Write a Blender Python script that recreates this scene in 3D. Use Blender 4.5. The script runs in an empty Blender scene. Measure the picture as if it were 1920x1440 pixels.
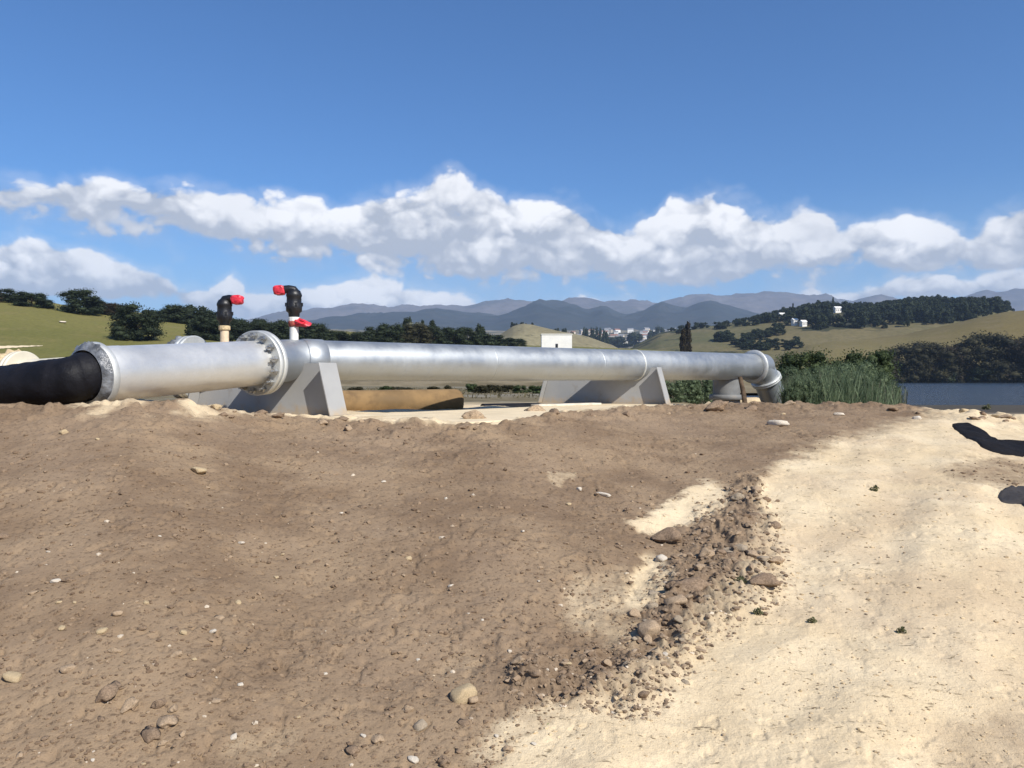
import bpy, math, random
import numpy as np
from mathutils import Vector, Matrix, Euler

random.seed(7)
RNG = np.random.default_rng(11)
SC = bpy.context.scene
COL = SC.collection
F, HZ, CX = 1450.0, 708.0, 960.0          # focal length (px of the 1920 photo), horizon row, centre column

# ------------------------------------------------------------------ camera
cam = bpy.data.cameras.new('camera')
cam_o = bpy.data.objects.new('camera', cam)
COL.objects.link(cam_o)
cam_o.location = (0, 0, 0)
cam_o.rotation_euler = (math.radians(90), 0, 0)
cam.sensor_width = 36.0
cam.lens = 36.0 * F / 1920.0
cam.shift_y = -12.0 / 1920.0
cam.clip_start = 0.05
cam.clip_end = 30000
SC.camera = cam_o

# ------------------------------------------------------------------ light
SUN_AZ = math.atan2(0.66, -0.75)           # clockwise from +Y
SUN_EL = math.radians(42)
sd = Vector((math.sin(SUN_AZ) * math.cos(SUN_EL), math.cos(SUN_AZ) * math.cos(SUN_EL), math.sin(SUN_EL)))
sun = bpy.data.lights.new('sun', 'SUN')
sun.energy = 4.6
sun.angle = math.radians(0.5)
sun.color = (1.0, 0.95, 0.87)
sun_o = bpy.data.objects.new('sun', sun)
COL.objects.link(sun_o)
sun_o.rotation_euler = sd.to_track_quat('Z', 'Y').to_euler()
sun_o.location = (30, -30, 60)

SC.view_settings.view_transform = 'Standard'
SC.view_settings.look = 'None'
SC.view_settings.gamma = 1
SC.view_settings.use_curve_mapping = False
SC.view_settings.exposure = 0.55
SC.render.engine = 'CYCLES'
SC.cycles.use_denoising = True
SC.cycles.max_bounces = 6
SC.cycles.diffuse_bounces = 3
SC.cycles.glossy_bounces = 3
SC.cycles.transmission_bounces = 5
SC.cycles.transparent_max_bounces = 8
SC.cycles.volume_bounces = 0
SC.cycles.caustics_reflective = False
SC.cycles.caustics_refractive = False


class NT:
    """small helper round a node tree"""
    def __init__(s, tree):
        s.t = tree
        s.t.nodes.clear()

    def n(s, kind, props=None, **inp):
        nd = s.t.nodes.new(kind)
        for k, v in (props or {}).items():
            setattr(nd, k, v)
        for k, v in inp.items():
            key = int(k[1:]) if k[0] == 'i' and k[1:].isdigit() else k.replace('_', ' ')
            s.set(nd.inputs[key], v)
        return nd

    def set(s, sock, v):
        if isinstance(v, bpy.types.NodeSocket):
            s.t.links.new(v, sock)
        elif isinstance(v, bpy.types.Node):
            s.t.links.new(v.outputs[0], sock)
        else:
            if hasattr(sock.default_value, '__len__') and isinstance(v, (tuple, list)) and len(v) == 3 and len(sock.default_value) == 4:
                v = (*v, 1.0)
            sock.default_value = v

    def math(s, op, a, b=0.0, c=0.0, clamp=False):
        nd = s.n('ShaderNodeMath', {'operation': op, 'use_clamp': clamp})
        for i, v in enumerate((a, b, c)):
            s.set(nd.inputs[i], v)
        return nd.outputs[0]

    def mix(s, fac, a, b, blend='MIX'):
        nd = s.n('ShaderNodeMix', {'data_type': 'RGBA', 'blend_type': blend})
        s.set(nd.inputs[0], fac)
        s.set(nd.inputs[6], a)
        s.set(nd.inputs[7], b)
        return nd.outputs[2]

    def ramp(s, fac, lo, hi, a=0.0, b=1.0, smooth=True):
        nd = s.n('ShaderNodeMapRange', {'interpolation_type': 'SMOOTHSTEP' if smooth else 'LINEAR'})
        for i, v in enumerate((fac, lo, hi, a, b)):
            s.set(nd.inputs[i], v)
        return nd.outputs[0]

    def noise(s, vec, scale, detail=4, rough=0.55, dist=0.0):
        nd = s.n('ShaderNodeTexNoise', Scale=scale, Detail=detail, Roughness=rough, Distortion=dist)
        if vec is not None:
            s.set(nd.inputs['Vector'], vec)
        return nd.outputs[0]

    def out(s, shader, kind='ShaderNodeOutputMaterial', slot='Surface'):
        o = s.n(kind)
        s.set(o.inputs[slot], shader)


# ------------------------------------------------------------------ world: clear sky with a belt of cumulus
def sky_el(px, py):
    az = math.atan((px - CX) / F)
    return math.atan((HZ - py) / F * math.cos(az))


AZR, ELR = 0.62, 0.40
world = bpy.data.worlds.new('World')
SC.world = world
world.use_nodes = True
world.cycles.sampling_method = 'NONE'
w = NT(world.node_tree)
sky = w.n('ShaderNodeTexSky', {'sky_type': 'NISHITA', 'sun_disc': False, 'sun_elevation': SUN_EL,
                               'sun_rotation': SUN_AZ, 'altitude': 300.0, 'air_density': 1.0,
                               'dust_density': 0.35, 'ozone_density': 2.2})
SKY_STRENGTH = 0.088
tc = w.n('ShaderNodeTexCoord').outputs['Generated']
xyz = w.n('ShaderNodeSeparateXYZ', i0=tc)
az = w.math('ARCTAN2', xyz.outputs[0], xyz.outputs[1])
el = w.math('ARCSINE', xyz.outputs[2])
pos = w.math('DIVIDE', w.math('PINGPONG', w.math('ADD', az, AZR), 2 * AZR), 2 * AZR)
stretch = w.n('ShaderNodeVectorMath', {'operation': 'MULTIPLY'}, i0=tc, i1=(1.0, 1.0, 1.35)).outputs[0]
warp = w.noise(stretch, 10.0, 4, 0.55)
pos_w = w.math('ADD', pos, w.math('MULTIPLY', w.math('SUBTRACT', warp, 0.5), 0.05))


def billow(vec):
    f = w.noise(vec, 11.0, 8, 0.58, 0.4)
    jig = w.n('ShaderNodeVectorMath', {'operation': 'ADD'}, i0=vec, i1=w.n('ShaderNodeVectorMath', {'operation': 'SCALE'}, i0=jn.outputs['Color'], Scale=.05).outputs[0]).outputs[0]
    p = w.n('ShaderNodeTexVoronoi', {'feature': 'F1'}, Vector=jig, Scale=17.0, Detail=2.0, Roughness=.5, Lacunarity=2.1).outputs['Distance']
    return w.math('ADD', w.math('MULTIPLY', f, 0.62), w.math('MULTIPLY', w.math('SUBTRACT', 0.92, p), 0.40))


jn = w.n('ShaderNodeTexNoise', i0=stretch, Scale=20.0, Detail=3.0)
nA = billow(stretch)
offs = w.n('ShaderNodeVectorMath', {'operation': 'ADD'}, i0=stretch, i1=(0.006, 0.0, 0.014)).outputs[0]
nB = billow(offs)
relief = w.math('MULTIPLY', w.math('SUBTRACT', nA, nB), 1.7)
nC = w.noise(stretch, 6.5, 5, 0.55, 0.4)


def cloud_layer(rows, above, below, gain):
    nd = w.n('ShaderNodeValToRGB')
    r = nd.color_ramp
    r.interpolation = 'LINEAR'
    while len(r.elements) > 1:
        r.elements.remove(r.elements[-1])
    for i, (px, top, bot, br) in enumerate(rows):
        a = math.atan((px - CX) / F)
        p = min(max((a + AZR) / (2 * AZR), 0), 1)
        e = r.elements[0] if i == 0 else r.elements.new(p)
        e.position = p
        e.color = (sky_el(px, top) / ELR, sky_el(px, bot) / ELR, br, 1)
    w.set(nd.inputs[0], pos_w)
    c = w.n('ShaderNodeSeparateColor', i0=nd.outputs[0])
    top = w.math('MULTIPLY', c.outputs[0], ELR)
    bot = w.math('MULTIPLY', c.outputs[1], ELR)
    m = w.math('MINIMUM', w.math('DIVIDE', w.math('SUBTRACT', top, el), above),
               w.math('DIVIDE', w.math('SUBTRACT', el, bot), below))
    m = w.math('MINIMUM', m, 0.68)
    m = w.math('ADD', m, w.math('MULTIPLY', w.math('SUBTRACT', nA, 0.25), gain))
    m = w.math('ADD', m, w.math('MULTIPLY', w.math('SUBTRACT', nC, 0.5), 1.1))
    alpha = w.math('MAXIMUM', w.ramp(m, 0.0, 0.42), w.ramp(m, -0.55, 0.35, 0.0, 0.22))
    v = w.math('DIVIDE', w.math('SUBTRACT', el, bot), w.math('MAXIMUM', w.math('SUBTRACT', top, bot), 0.01))
    lit = w.math('ADD', v, w.math('MULTIPLY', w.math('SUBTRACT', nC, 0.5), 2.2))
    lit = w.math('ADD', lit, w.math('MULTIPLY', w.math('SUBTRACT', nA, 0.38), 1.6))
    lit = w.ramp(lit, 0.06, 0.86)
    lit = w.math('ADD', lit, relief)
    lit = w.math('MULTIPLY', w.math('ADD', lit, 0.0, clamp=True), c.outputs[2])
    return alpha, lit


main_rows = [(-60, 345, 395, .75), (40, 338, 405, .75), (150, 328, 425, .9), (250, 346, 435, .9), (340, 352, 442, .9), (430, 362, 455, .8),
             (480, 380, 465, .85), (530, 372, 470, 1), (620, 388, 478, 1), (665, 384, 475, 1), (705, 366, 492, 1), (780, 360, 508, .95),
             (815, 338, 512, .9), (860, 334, 520, .85), (905, 350, 525, .85), (950, 372, 525, 1), (1045, 374, 518, 1), (1100, 402, 525, .95),
             (1170, 428, 535, .9), (1222, 424, 530, .9), (1252, 378, 540, .95), (1320, 358, 532, .95), (1385, 380, 520, 1), (1450, 402, 515, .9),
             (1520, 402, 500, .75), (1570, 428, 500, .7), (1610, 412, 488, .9), (1700, 404, 496, 1), (1770, 418, 512, .9), (1815, 440, 505, .8),
             (1870, 396, 500, .8), (1960, 362, 520, .85)]
low_rows = [(-60, 460, 575, 1), (10, 448, 575, 1), (60, 440, 575, 1), (110, 462, 572, .9), (165, 478, 570, .9), (235, 490, 570, .9),
            (300, 514, 566, .8), (335, 540, 562, .7), (400, 545, 588, .7), (442, 512, 590, .9), (480, 550, 592, .7), (545, 548, 590, .8),
            (600, 532, 590, 1), (660, 522, 590, 1), (735, 530, 590, 1), (810, 546, 590, 1), (880, 558, 590, .9), (925, 590, 600, .8),
            (1040, 575, 590, .9), (1090, 545, 580, 1), (1130, 570, 590, .9), (1400, 575, 595, .7), (1480, 560, 590, .7), (1560, 560, 590, .7),
            (1700, 520, 560, .8), (1770, 508, 560, 1), (1830, 525, 560, .9), (1900, 500, 560, .95), (1960, 500, 560, .95)]
a1, l1 = cloud_layer(main_rows, 0.024, 0.040, 2.1)
a2, l2 = cloud_layer(low_rows, 0.020, 0.024, 2.0)
veil = w.math('MULTIPLY', w.ramp(el, 0.16, 0.02), w.ramp(nC, 0.40, 0.60, 0.05, 0.42))
GREY, WHITE = (0.37, 0.39, 0.43), (0.86, 0.845, 0.83)
skyc = w.n('ShaderNodeVectorMath', {'operation': 'SCALE'}, i0=sky.outputs[0], Scale=SKY_STRENGTH).outputs[0]
skyc = w.mix(1.0, skyc, (0.33, 0.665, 1.02), 'MULTIPLY')
skyc = w.mix(w.ramp(el, 0.24, 0.0, 0.0, 0.55), skyc, (0.36, 0.52, 0.66))
c = w.mix(veil, skyc, (0.47, 0.51, 0.58))
c = w.mix(w.math('MULTIPLY', a2, 0.92), c, w.mix(l2, GREY, WHITE))
c = w.mix(w.math('MULTIPLY', a1, 0.96), c, w.mix(l1, GREY, WHITE))
w.out(w.n('ShaderNodeBackground', Color=c, Strength=1.0), 'ShaderNodeOutputWorld')


# ------------------------------------------------------------------ geometry helpers
def P(px, py, d):
    """the point d metres ahead that the photo shows at px, py"""
    return Vector(((px - CX) / F * d, d, (HZ - py) / F * d))


def hash2(ix, iy, seed):
    h = (ix.astype(np.int64) * 374761393 + iy.astype(np.int64) * 668265263 + seed * 1442695041) & 0xFFFFFFFF
    h = ((h ^ (h >> 13)) * 1274126177) & 0xFFFFFFFF
    h = h ^ (h >> 16)
    return (h & 0xFFFF) / 65535.0


def gnoise(x, y, seed=0):
    x = np.asarray(x, float); y = np.asarray(y, float)
    ix = np.floor(x); iy = np.floor(y)
    fx = x - ix; fy = y - iy
    u = fx * fx * fx * (fx * (fx * 6 - 15) + 10); v = fy * fy * fy * (fy * (fy * 6 - 15) + 10)

    def g(ax, ay, dx, dy):
        a = hash2(ax, ay, seed) * 2 * math.pi
        return np.cos(a) * dx + np.sin(a) * dy
    n00 = g(ix, iy, fx, fy); n10 = g(ix + 1, iy, fx - 1, fy)
    n01 = g(ix, iy + 1, fx, fy - 1); n11 = g(ix + 1, iy + 1, fx - 1, fy - 1)
    return ((n00 * (1 - u) + n10 * u) * (1 - v) + (n01 * (1 - u) + n11 * u) * v) * 1.5


def fbm(x, y, octv=4, seed=0, gain=0.5):
    s = 0; a = 1.0; t = 0
    for i in range(octv):
        s = s + a * gnoise(x * 2 ** i + 17.3 * i, y * 2 ** i - 9.1 * i, seed + i)
        t += a; a *= gain
    return s / t


def sstep(x, a, b):
    t = np.clip((np.asarray(x, float) - a) / (b - a), 0, 1)
    return t * t * (3 - 2 * t)


def raw_mesh(name, V, Q, smooth=True):
    """mesh from numpy vertices and faces that all have the same number of corners"""
    V = np.asarray(V, np.float32); Q = np.asarray(Q, np.int32)
    k = Q.shape[1]
    me = bpy.data.meshes.new(name)
    me.vertices.add(len(V)); me.vertices.foreach_set('co', V.ravel())
    me.loops.add(Q.size); me.loops.foreach_set('vertex_index', Q.ravel())
    me.polygons.add(len(Q)); me.polygons.foreach_set('loop_start', np.arange(len(Q), dtype=np.int32) * k)
    me.polygons.foreach_set('use_smooth', np.full(len(Q), smooth))
    me.update(calc_edges=True); me.validate()
    return me


def fattr(me, name, vals):
    a = me.attributes.new(name, 'FLOAT', 'POINT')
    a.data.foreach_set('value', np.asarray(vals, np.float32).ravel())


def link(name, me, mat=None, parent=None, loc=None):
    o = bpy.data.objects.new(name, me)
    COL.objects.link(o)
    if mat is not None and me is not None and not me.materials:
        me.materials.append(mat)
    if parent is not None:
        o.parent = parent
    if loc is not None:
        o.location = loc
    return o


def tag(o, label=None, cat=None, group=None, kind=None):
    if label: o['label'] = label
    if cat: o['category'] = cat
    if group: o['group'] = group
    if kind: o['kind'] = kind
    return o


def thing(name, loc, label, cat, group=None):
    o = bpy.data.objects.new(name, None)
    o.empty_display_size = 0.2
    COL.objects.link(o)
    o.location = loc
    return tag(o, label, cat, group)


def copy_tree(o, parent=None):
    c = o.copy()
    COL.objects.link(c)
    if parent is not None:
        c.parent = parent
    for ch in list(o.children):
        copy_tree(ch, c)
    return c


def ico(sub):
    import bmesh
    bm = bmesh.new()
    bmesh.ops.create_icosphere(bm, subdivisions=sub, radius=1.0)
    V = np.array([v.co[:] for v in bm.verts]); T = np.array([[v.index for v in f.verts] for f in bm.faces])
    bm.free()
    return V, T


ICO = {s: ico(s) for s in (1, 2, 3)}


def frame_of(d):
    d = Vector(d).normalized()
    up = Vector((0, 0, 1)) if abs(d.z) < 0.95 else Vector((1, 0, 0))
    a = d.cross(up).normalized()
    return a, a.cross(d).normalized(), d


class MB:
    """collects shapes into one mesh"""
    def __init__(s):
        s.v, s.f, s.sm = [], [], []

    def add(s, vs, fs, smooth=False):
        b = len(s.v)
        s.v += [tuple(x) for x in vs]
        s.f += [tuple(b + i for i in f) for f in fs]
        s.sm += [smooth] * len(fs)

    def box(s, c, size, R=None):
        c = Vector(c); hx, hy, hz = size[0] / 2, size[1] / 2, size[2] / 2
        vs = [Vector((x, y, z)) for x in (-hx, hx) for y in (-hy, hy) for z in (-hz, hz)]
        if R is not None: vs = [R @ q for q in vs]
        s.add([q + c for q in vs], [(0, 1, 3, 2), (4, 6, 7, 5), (0, 4, 5, 1), (2, 3, 7, 6), (0, 2, 6, 4), (1, 5, 7, 3)])

    def lathe(s, p0, axis, prof, seg=32, jit=0.0, seed=0, cap0=True, cap1=True, smooth=True):
        """prof: (distance along the axis, radius)"""
        a, b, d = frame_of(axis)
        p0 = Vector(p0); rg = random.Random(seed)
        vs, fs = [], []
        for (h, r) in prof:
            for k in range(seg):
                t = 2 * math.pi * k / seg
                q = r * (1 + (rg.uniform(-jit, jit) if jit else 0))
                vs.append(p0 + d * (h + (rg.uniform(-jit, jit) * r * .5 if jit else 0)) + a * (math.cos(t) * q) + b * (math.sin(t) * q))
        for i in range(len(prof) - 1):
            for k in range(seg):
                k2 = (k + 1) % seg
                fs.append((i * seg + k, i * seg + k2, (i + 1) * seg + k2, (i + 1) * seg + k))
        s.add(vs, fs, smooth)
        if cap0: s.add(vs[:seg], [tuple(range(seg))[::-1]])
        if cap1: s.add(vs[-seg:], [tuple(range(seg))])

    def tube(s, pts, rad, seg=12, caps=True, smooth=True, jit=0.0, seed=0):
        pts = [Vector(p) for p in pts]; rg = random.Random(seed)
        if not isinstance(rad, (list, tuple)): rad = [rad] * len(pts)
        vs, fs = [], []
        for i, p in enumerate(pts):
            d = (pts[min(i + 1, len(pts) - 1)] - pts[max(i - 1, 0)])
            a, b, _ = frame_of(d)
            for k in range(seg):
                t = 2 * math.pi * k / seg
                q = rad[i] * (1 + (rg.uniform(-jit, jit) if jit else 0))
                vs.append(p + a * math.cos(t) * q + b * math.sin(t) * q)
        for i in range(len(pts) - 1):
            for k in range(seg):
                k2 = (k + 1) % seg
                fs.append((i * seg + k, i * seg + k2, (i + 1) * seg + k2, (i + 1) * seg + k))
        s.add(vs, fs, smooth)
        if caps:
            s.add(vs[:seg], [tuple(range(seg))[::-1]]); s.add(vs[-seg:], [tuple(range(seg))])

    def prism(s, poly, off):
        """poly: 3D outline, swept by off"""
        off = Vector(off); n = len(poly)
        a = [Vector(p) for p in poly]; b = [p + off for p in a]
        fs = [tuple(range(n))[::-1], tuple(range(n, 2 * n))] + [(i, (i + 1) % n, n + (i + 1) % n, n + i) for i in range(n)]
        s.add(a + b, fs)

    def mesh(s, name, origin=(0, 0, 0), bevel=0.0):
        me = bpy.data.meshes.new(name)
        o = Vector(origin)
        me.from_pydata([tuple(Vector(v) - o) for v in s.v], [], s.f)
        me.polygons.foreach_set('use_smooth', s.sm)
        me.update()
        if bevel:
            import bmesh
            bm = bmesh.new(); bm.from_mesh(me)
            bmesh.ops.remove_doubles(bm, verts=bm.verts, dist=1e-5)
            bmesh.ops.bevel(bm, geom=[e for e in bm.edges if e.calc_face_angle(0) > 0.6], offset=bevel, segments=2, affect='EDGES', profile=.5)
            bm.to_mesh(me); bm.free()
        import bmesh
        bm = bmesh.new(); bm.from_mesh(me)
        bmesh.ops.recalc_face_normals(bm, faces=bm.faces)
        bm.to_mesh(me); bm.free()
        return me

    def build(s, name, mat, parent=None, bevel=0.0, kind=None):
        org = parent.location if parent is not None else Vector((0, 0, 0))
        p = parent
        while p is not None and p.parent is not None:
            p = p.parent; org = org + p.location
        o = link(name, s.mesh(name, org, bevel), mat, parent)
        return tag(o, kind=kind)


# ------------------------------------------------------------------ materials
def mat(name):
    m = bpy.data.materials.new(name)
    m.use_nodes = True
    return m, NT(m.node_tree)


def obj_co(t):
    return t.n('ShaderNodeTexCoord').outputs['Object']


def bump(t, h, strength, dist):
    return t.n('ShaderNodeBump', Strength=strength, Distance=dist, Height=h).outputs[0]


def simple(name, col, rough=0.6, metal=0.0, var=0.25, scale=8.0, bmp=0.0, bscale=40.0, spec=0.5, detail=5, dirt=None, dirt_lo=.55, dirt_hi=.7, dscale=2.5):
    m, t = mat(name)
    co = obj_co(t)
    n = t.noise(co, scale, detail)
    c = t.mix(t.ramp(n, .3, .7), tuple(x * (1 - var) for x in col), tuple(min(1, x * (1 + var)) for x in col))
    if dirt:
        c = t.mix(t.ramp(t.noise(co, dscale, 6, .65), dirt_lo, dirt_hi, 0, .8), c, dirt)
    b = t.n('ShaderNodeBsdfPrincipled', Base_Color=c, Metallic=metal, Roughness=t.ramp(n, .2, .8, rough * .85, min(1, rough * 1.15)), Specular_IOR_Level=spec)
    if bmp:
        t.set(b.inputs['Normal'], bump(t, t.noise(co, bscale, 5, .6), bmp, .02))
    t.out(b.outputs[0])
    return m


def soil_mat():
    m, t = mat('soil')
    co = obj_co(t)
    sand = t.n('ShaderNodeAttribute', {'attribute_name': 'sand'}).outputs['Fac']
    clod = t.n('ShaderNodeAttribute', {'attribute_name': 'clod'}).outputs['Fac']
    far = t.n('ShaderNodeAttribute', {'attribute_name': 'far'}).outputs['Fac']
    n1 = t.noise(co, 1.3, 6, .6); n2 = t.noise(co, 7.0, 6, .62); n3 = t.noise(co, 38.0, 5, .6); n4 = t.noise(co, 140.0, 3, .6)
    s = t.math('ADD', sand, t.math('MULTIPLY', t.math('SUBTRACT', n2, .5), t.math('MULTIPLY', t.math('MULTIPLY', sand, t.math('SUBTRACT', 1.0, sand)), 2.6)))
    s = t.ramp(s, .12, .88)
    brown = t.mix(t.ramp(t.math('ADD', t.math('MULTIPLY', n1, .6), t.math('MULTIPLY', t.noise(co, .8, 5, .65), .4)), .38, .62), (.190, .129, .080), (.292, .208, .130))
    brown = t.mix(t.ramp(n2, .52, .72, 0, .45), brown, (.275, .200, .132))
    brown = t.mix(t.ramp(t.noise(co, .5, 4, .6), .45, .65, 0, .4), brown, (.29, .21, .14))
    brown = t.mix(t.ramp(n3, .30, .47, .75, 0), brown, (.085, .056, .036))
    brown = t.mix(t.ramp(t.noise(co, 22.0, 5, .7, .3), .60, .68, 0, .6), brown, (.08, .053, .035))
    sandc = t.mix(t.ramp(n1, .35, .65), (.60, .47, .295), (.69, .56, .37))
    sandc = t.mix(t.ramp(n2, .54, .74, 0, .55), sandc, (.46, .36, .235))
    sandc = t.mix(t.ramp(t.noise(co, .55, 4, .6), .47, .64, 0, .5), sandc, (.47, .35, .225))
    fl = t.n('ShaderNodeMapping', Vector=co, Scale=(1.0, 2.2, 1.0)).outputs[0]
    sandc = t.mix(t.math('MULTIPLY', t.ramp(t.noise(fl, 12.0, 5, .72, .3), .585, .655), t.ramp(n2, .40, .54)), sandc, (.20, .15, .09))
    sandc = t.mix(t.ramp(n3, .26, .40, .6, 0), sandc, (.33, .245, .155))
    c = t.mix(s, brown, sandc)
    c = t.mix(t.math('MULTIPLY', clod, .6), c, t.mix(t.ramp(n3, .4, .62), (.150, .105, .070), (.235, .172, .115)))
    # pale grit
    vor = t.n('ShaderNodeTexVoronoi', {'feature': 'F1'}, Vector=co, Scale=24.0)
    speck = t.math('MULTIPLY', t.ramp(vor.outputs['Distance'], .10, .17, 1, 0), t.ramp(t.n('ShaderNodeSeparateColor', i0=vor.outputs['Color']).outputs[0], .97, .985))
    c = t.mix(t.math('MULTIPLY', speck, .8), c, (.5, .42, .30))
    c = t.mix(t.math('MULTIPLY', t.math('SUBTRACT', n4, .5), .9), c, (.04, .03, .02))
    dry = t.mix(t.ramp(n1, .4, .62), (.13, .105, .062), (.20, .165, .10))
    dry = t.mix(t.ramp(t.noise(co, .22, 4), .5, .6, 0, .8), dry, (.24, .22, .18))
    dry = t.mix(t.ramp(n2, .5, .68, 0, .6), dry, (.07, .068, .035))
    c = t.mix(far, c, dry)
    wet = t.n('ShaderNodeAttribute', {'attribute_name': 'wet'}).outputs['Fac']
    c = t.mix(wet, c, (.07, .062, .05))
    b = t.n('ShaderNodeBsdfPrincipled', Base_Color=c, Roughness=.95, Specular_IOR_Level=.12)
    h = t.math('ADD', t.math('MULTIPLY', n3, 1.0), t.math('MULTIPLY', n4, .35))
    t.set(b.inputs['Normal'], bump(t, h, .42, .025))
    t.out(b.outputs[0])
    return m


def land_mat(name, a, b_, c_, scale=.02, bush=(.03, .036, .022), bush_lo=.60, bush_hi=.66, bush_scale=.03, bush_amt=.8, fine=.6):
    m, t = mat(name)
    co = obj_co(t)
    n1 = t.noise(co, scale, 5, .55); n2 = t.noise(co, scale * 9, 5, .6); n3 = t.noise(co, fine, 5, .65)
    col = t.mix(t.ramp(n1, .38, .62), a, b_)
    col = t.mix(t.ramp(n2, .45, .7, 0, .55), col, c_)
    col = t.mix(t.ramp(n3, .35, .6, .35, 0), col, tuple(x * .45 for x in a))
    dryf = t.n('ShaderNodeAttribute', {'attribute_name': 'dry'}).outputs['Fac']
    col = t.mix(dryf, col, t.mix(t.ramp(n2, .4, .6), (.135, .108, .062), (.22, .18, .115)))
    if bush_amt:
        col = t.mix(t.ramp(t.noise(co, bush_scale, 6, .6), bush_lo, bush_hi, 0, bush_amt), col, bush)
    b = t.n('ShaderNodeBsdfPrincipled', Base_Color=col, Roughness=.95, Specular_IOR_Level=.1)
    t.set(b.inputs['Normal'], bump(t, n3, .5, .4))
    t.out(b.outputs[0])
    return m


def leaf_mat(name, dark, light, transl=.25):
    m, t = mat(name)
    isl = t.n('ShaderNodeNewGeometry').outputs['Random Per Island']
    rnd = t.n('ShaderNodeObjectInfo').outputs['Random']
    co = obj_co(t)
    f = t.math('ADD', t.math('MULTIPLY', isl, .65), t.math('MULTIPLY', t.noise(co, 3.5, 3), .5))
    c = t.mix(t.ramp(f, .25, .95), dark, light)
    c = t.mix(t.ramp(rnd, 0, 1, 0, .35), c, tuple((d + l) * .35 for d, l in zip(dark, light)))
    d = t.n('ShaderNodeBsdfPrincipled', Base_Color=c, Roughness=.7, Specular_IOR_Level=.2)
    tr = t.n('ShaderNodeBsdfTranslucent', Color=c)
    t.out(t.n('ShaderNodeMixShader', i0=transl, i1=d.outputs[0], i2=tr.outputs[0]).outputs[0])
    return m


def metal_mat(name, col, rough, streak=.25, metal=1.0, mottle=.12):
    m, t = mat(name)
    co = obj_co(t)
    n = t.noise(co, 2.2, 6, .6); sp = t.n('ShaderNodeTexVoronoi', {'feature': 'F1'}, Vector=co, Scale=38.0)
    st = t.noise(t.n('ShaderNodeMapping', Vector=co, Scale=(3.0, 3.0, .5)).outputs[0], 3.0, 6, .65)
    c = t.mix(t.ramp(n, .3, .7), tuple(x * (1 - mottle) for x in col), tuple(min(1, x * (1 + mottle)) for x in col))
    c = t.mix(t.math('MULTIPLY', t.n('ShaderNodeSeparateColor', i0=sp.outputs['Color']).outputs[0], .14), c, tuple(x * .7 for x in col))
    c = t.mix(t.ramp(st, .55, .75, 0, streak), c, tuple(x * .55 for x in col))
    r = t.ramp(t.math('ADD', n, t.math('MULTIPLY', st, .4)), .4, 1.0, rough * .8, rough * 1.3)
    b = t.n('ShaderNodeBsdfPrincipled', Base_Color=c, Metallic=metal, Roughness=r)
    t.set(b.inputs['Normal'], bump(t, t.math('ADD', n, t.math('MULTIPLY', st, .3)), .10, .02))
    t.out(b.outputs[0])
    return m


M = {}
M['soil'] = soil_mat()
M['galv'] = metal_mat('galvanised_steel', (.42, .44, .45), .50, .22, .80, .04)
M['galv_dull'] = metal_mat('brushed_steel', (.69, .685, .66), .44, .08, .6, .04)
M['grey_paint'] = simple('grey_painted_steel', (.35, .35, .342), .5, 0, .06, 2.0, .05, 60, dirt=(.24, .2, .15), dirt_lo=.58, dirt_hi=.8)
def splash(m):
    t = m.node_tree
    pb = next(n for n in t.nodes if n.type == 'BSDF_PRINCIPLED'); src = pb.inputs['Base Color'].links[0].from_socket
    co = t.nodes.new('ShaderNodeTexCoord'); sp = t.nodes.new('ShaderNodeSeparateXYZ'); t.links.new(co.outputs['Object'], sp.inputs[0])
    nz = t.nodes.new('ShaderNodeTexNoise'); nz.inputs['Scale'].default_value = 7; nz.inputs['Detail'].default_value = 7; nz.inputs['Roughness'].default_value = .7
    t.links.new(co.outputs['Object'], nz.inputs['Vector'])
    ad = t.nodes.new('ShaderNodeMath'); ad.operation = 'MULTIPLY_ADD'; t.links.new(nz.outputs[0], ad.inputs[0]); ad.inputs[1].default_value = -.42; t.links.new(sp.outputs[2], ad.inputs[2])
    mr = t.nodes.new('ShaderNodeMapRange'); t.links.new(ad.outputs[0], mr.inputs[0])
    mr.inputs[1].default_value = -.20; mr.inputs[2].default_value = -.08; mr.inputs[3].default_value = .75; mr.inputs[4].default_value = 0
    mx = t.nodes.new('ShaderNodeMix'); mx.data_type = 'RGBA'; t.links.new(mr.outputs[0], mx.inputs[0]); t.links.new(src, mx.inputs[6]); mx.inputs[7].default_value = (.42, .32, .2, 1)
    t.links.new(mx.outputs[2], pb.inputs['Base Color'])


M['grey_dark'] = simple('grey_concrete', (.17, .172, .168), .7, 0, .15, 4.0, .2, 40, dirt=(.24, .2, .15), dirt_lo=.52, dirt_hi=.7)
splash(M['grey_paint'])
splash(M['grey_dark'])
M['bolt'] = metal_mat('zinc_bolts', (.42, .42, .41), .45, .3)
M['flange'] = metal_mat('flange_steel', (.58, .59, .57), .55, .35, .55)
M['black_hdpe'] = simple('black_plastic_pipe', (.008, .008, .011), .6, 0, .4, 3.0, .5, 14, .18, dirt=(.03, .027, .024), dirt_lo=.64, dirt_hi=.8, dscale=5)
M['shadow_black'] = simple('painted_shadow_black', (.010, .009, .010), .85, 0, .3, 6.0, .6, 20, .12)  # black of the shadow painted on the sand
M['matt_dark'] = simple('matt_dark_grey', (.045, .04, .038), .8, 0, .2, 6.0, .3, 40, .2)  # dark grey of the second painted shadow, also used on the pedestal footing
M['wrap'] = simple('grey_plastic_wrap', (.17, .18, .195), .35, .1, .6, 6.0, .9, 16)
M['cream_pipe'] = simple('cream_coated_pipe', (.62, .57, .45), .55, 0, .08, 3.0, .08, 30, dirt=(.42, .34, .22), dirt_lo=.6, dirt_hi=.75)
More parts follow.
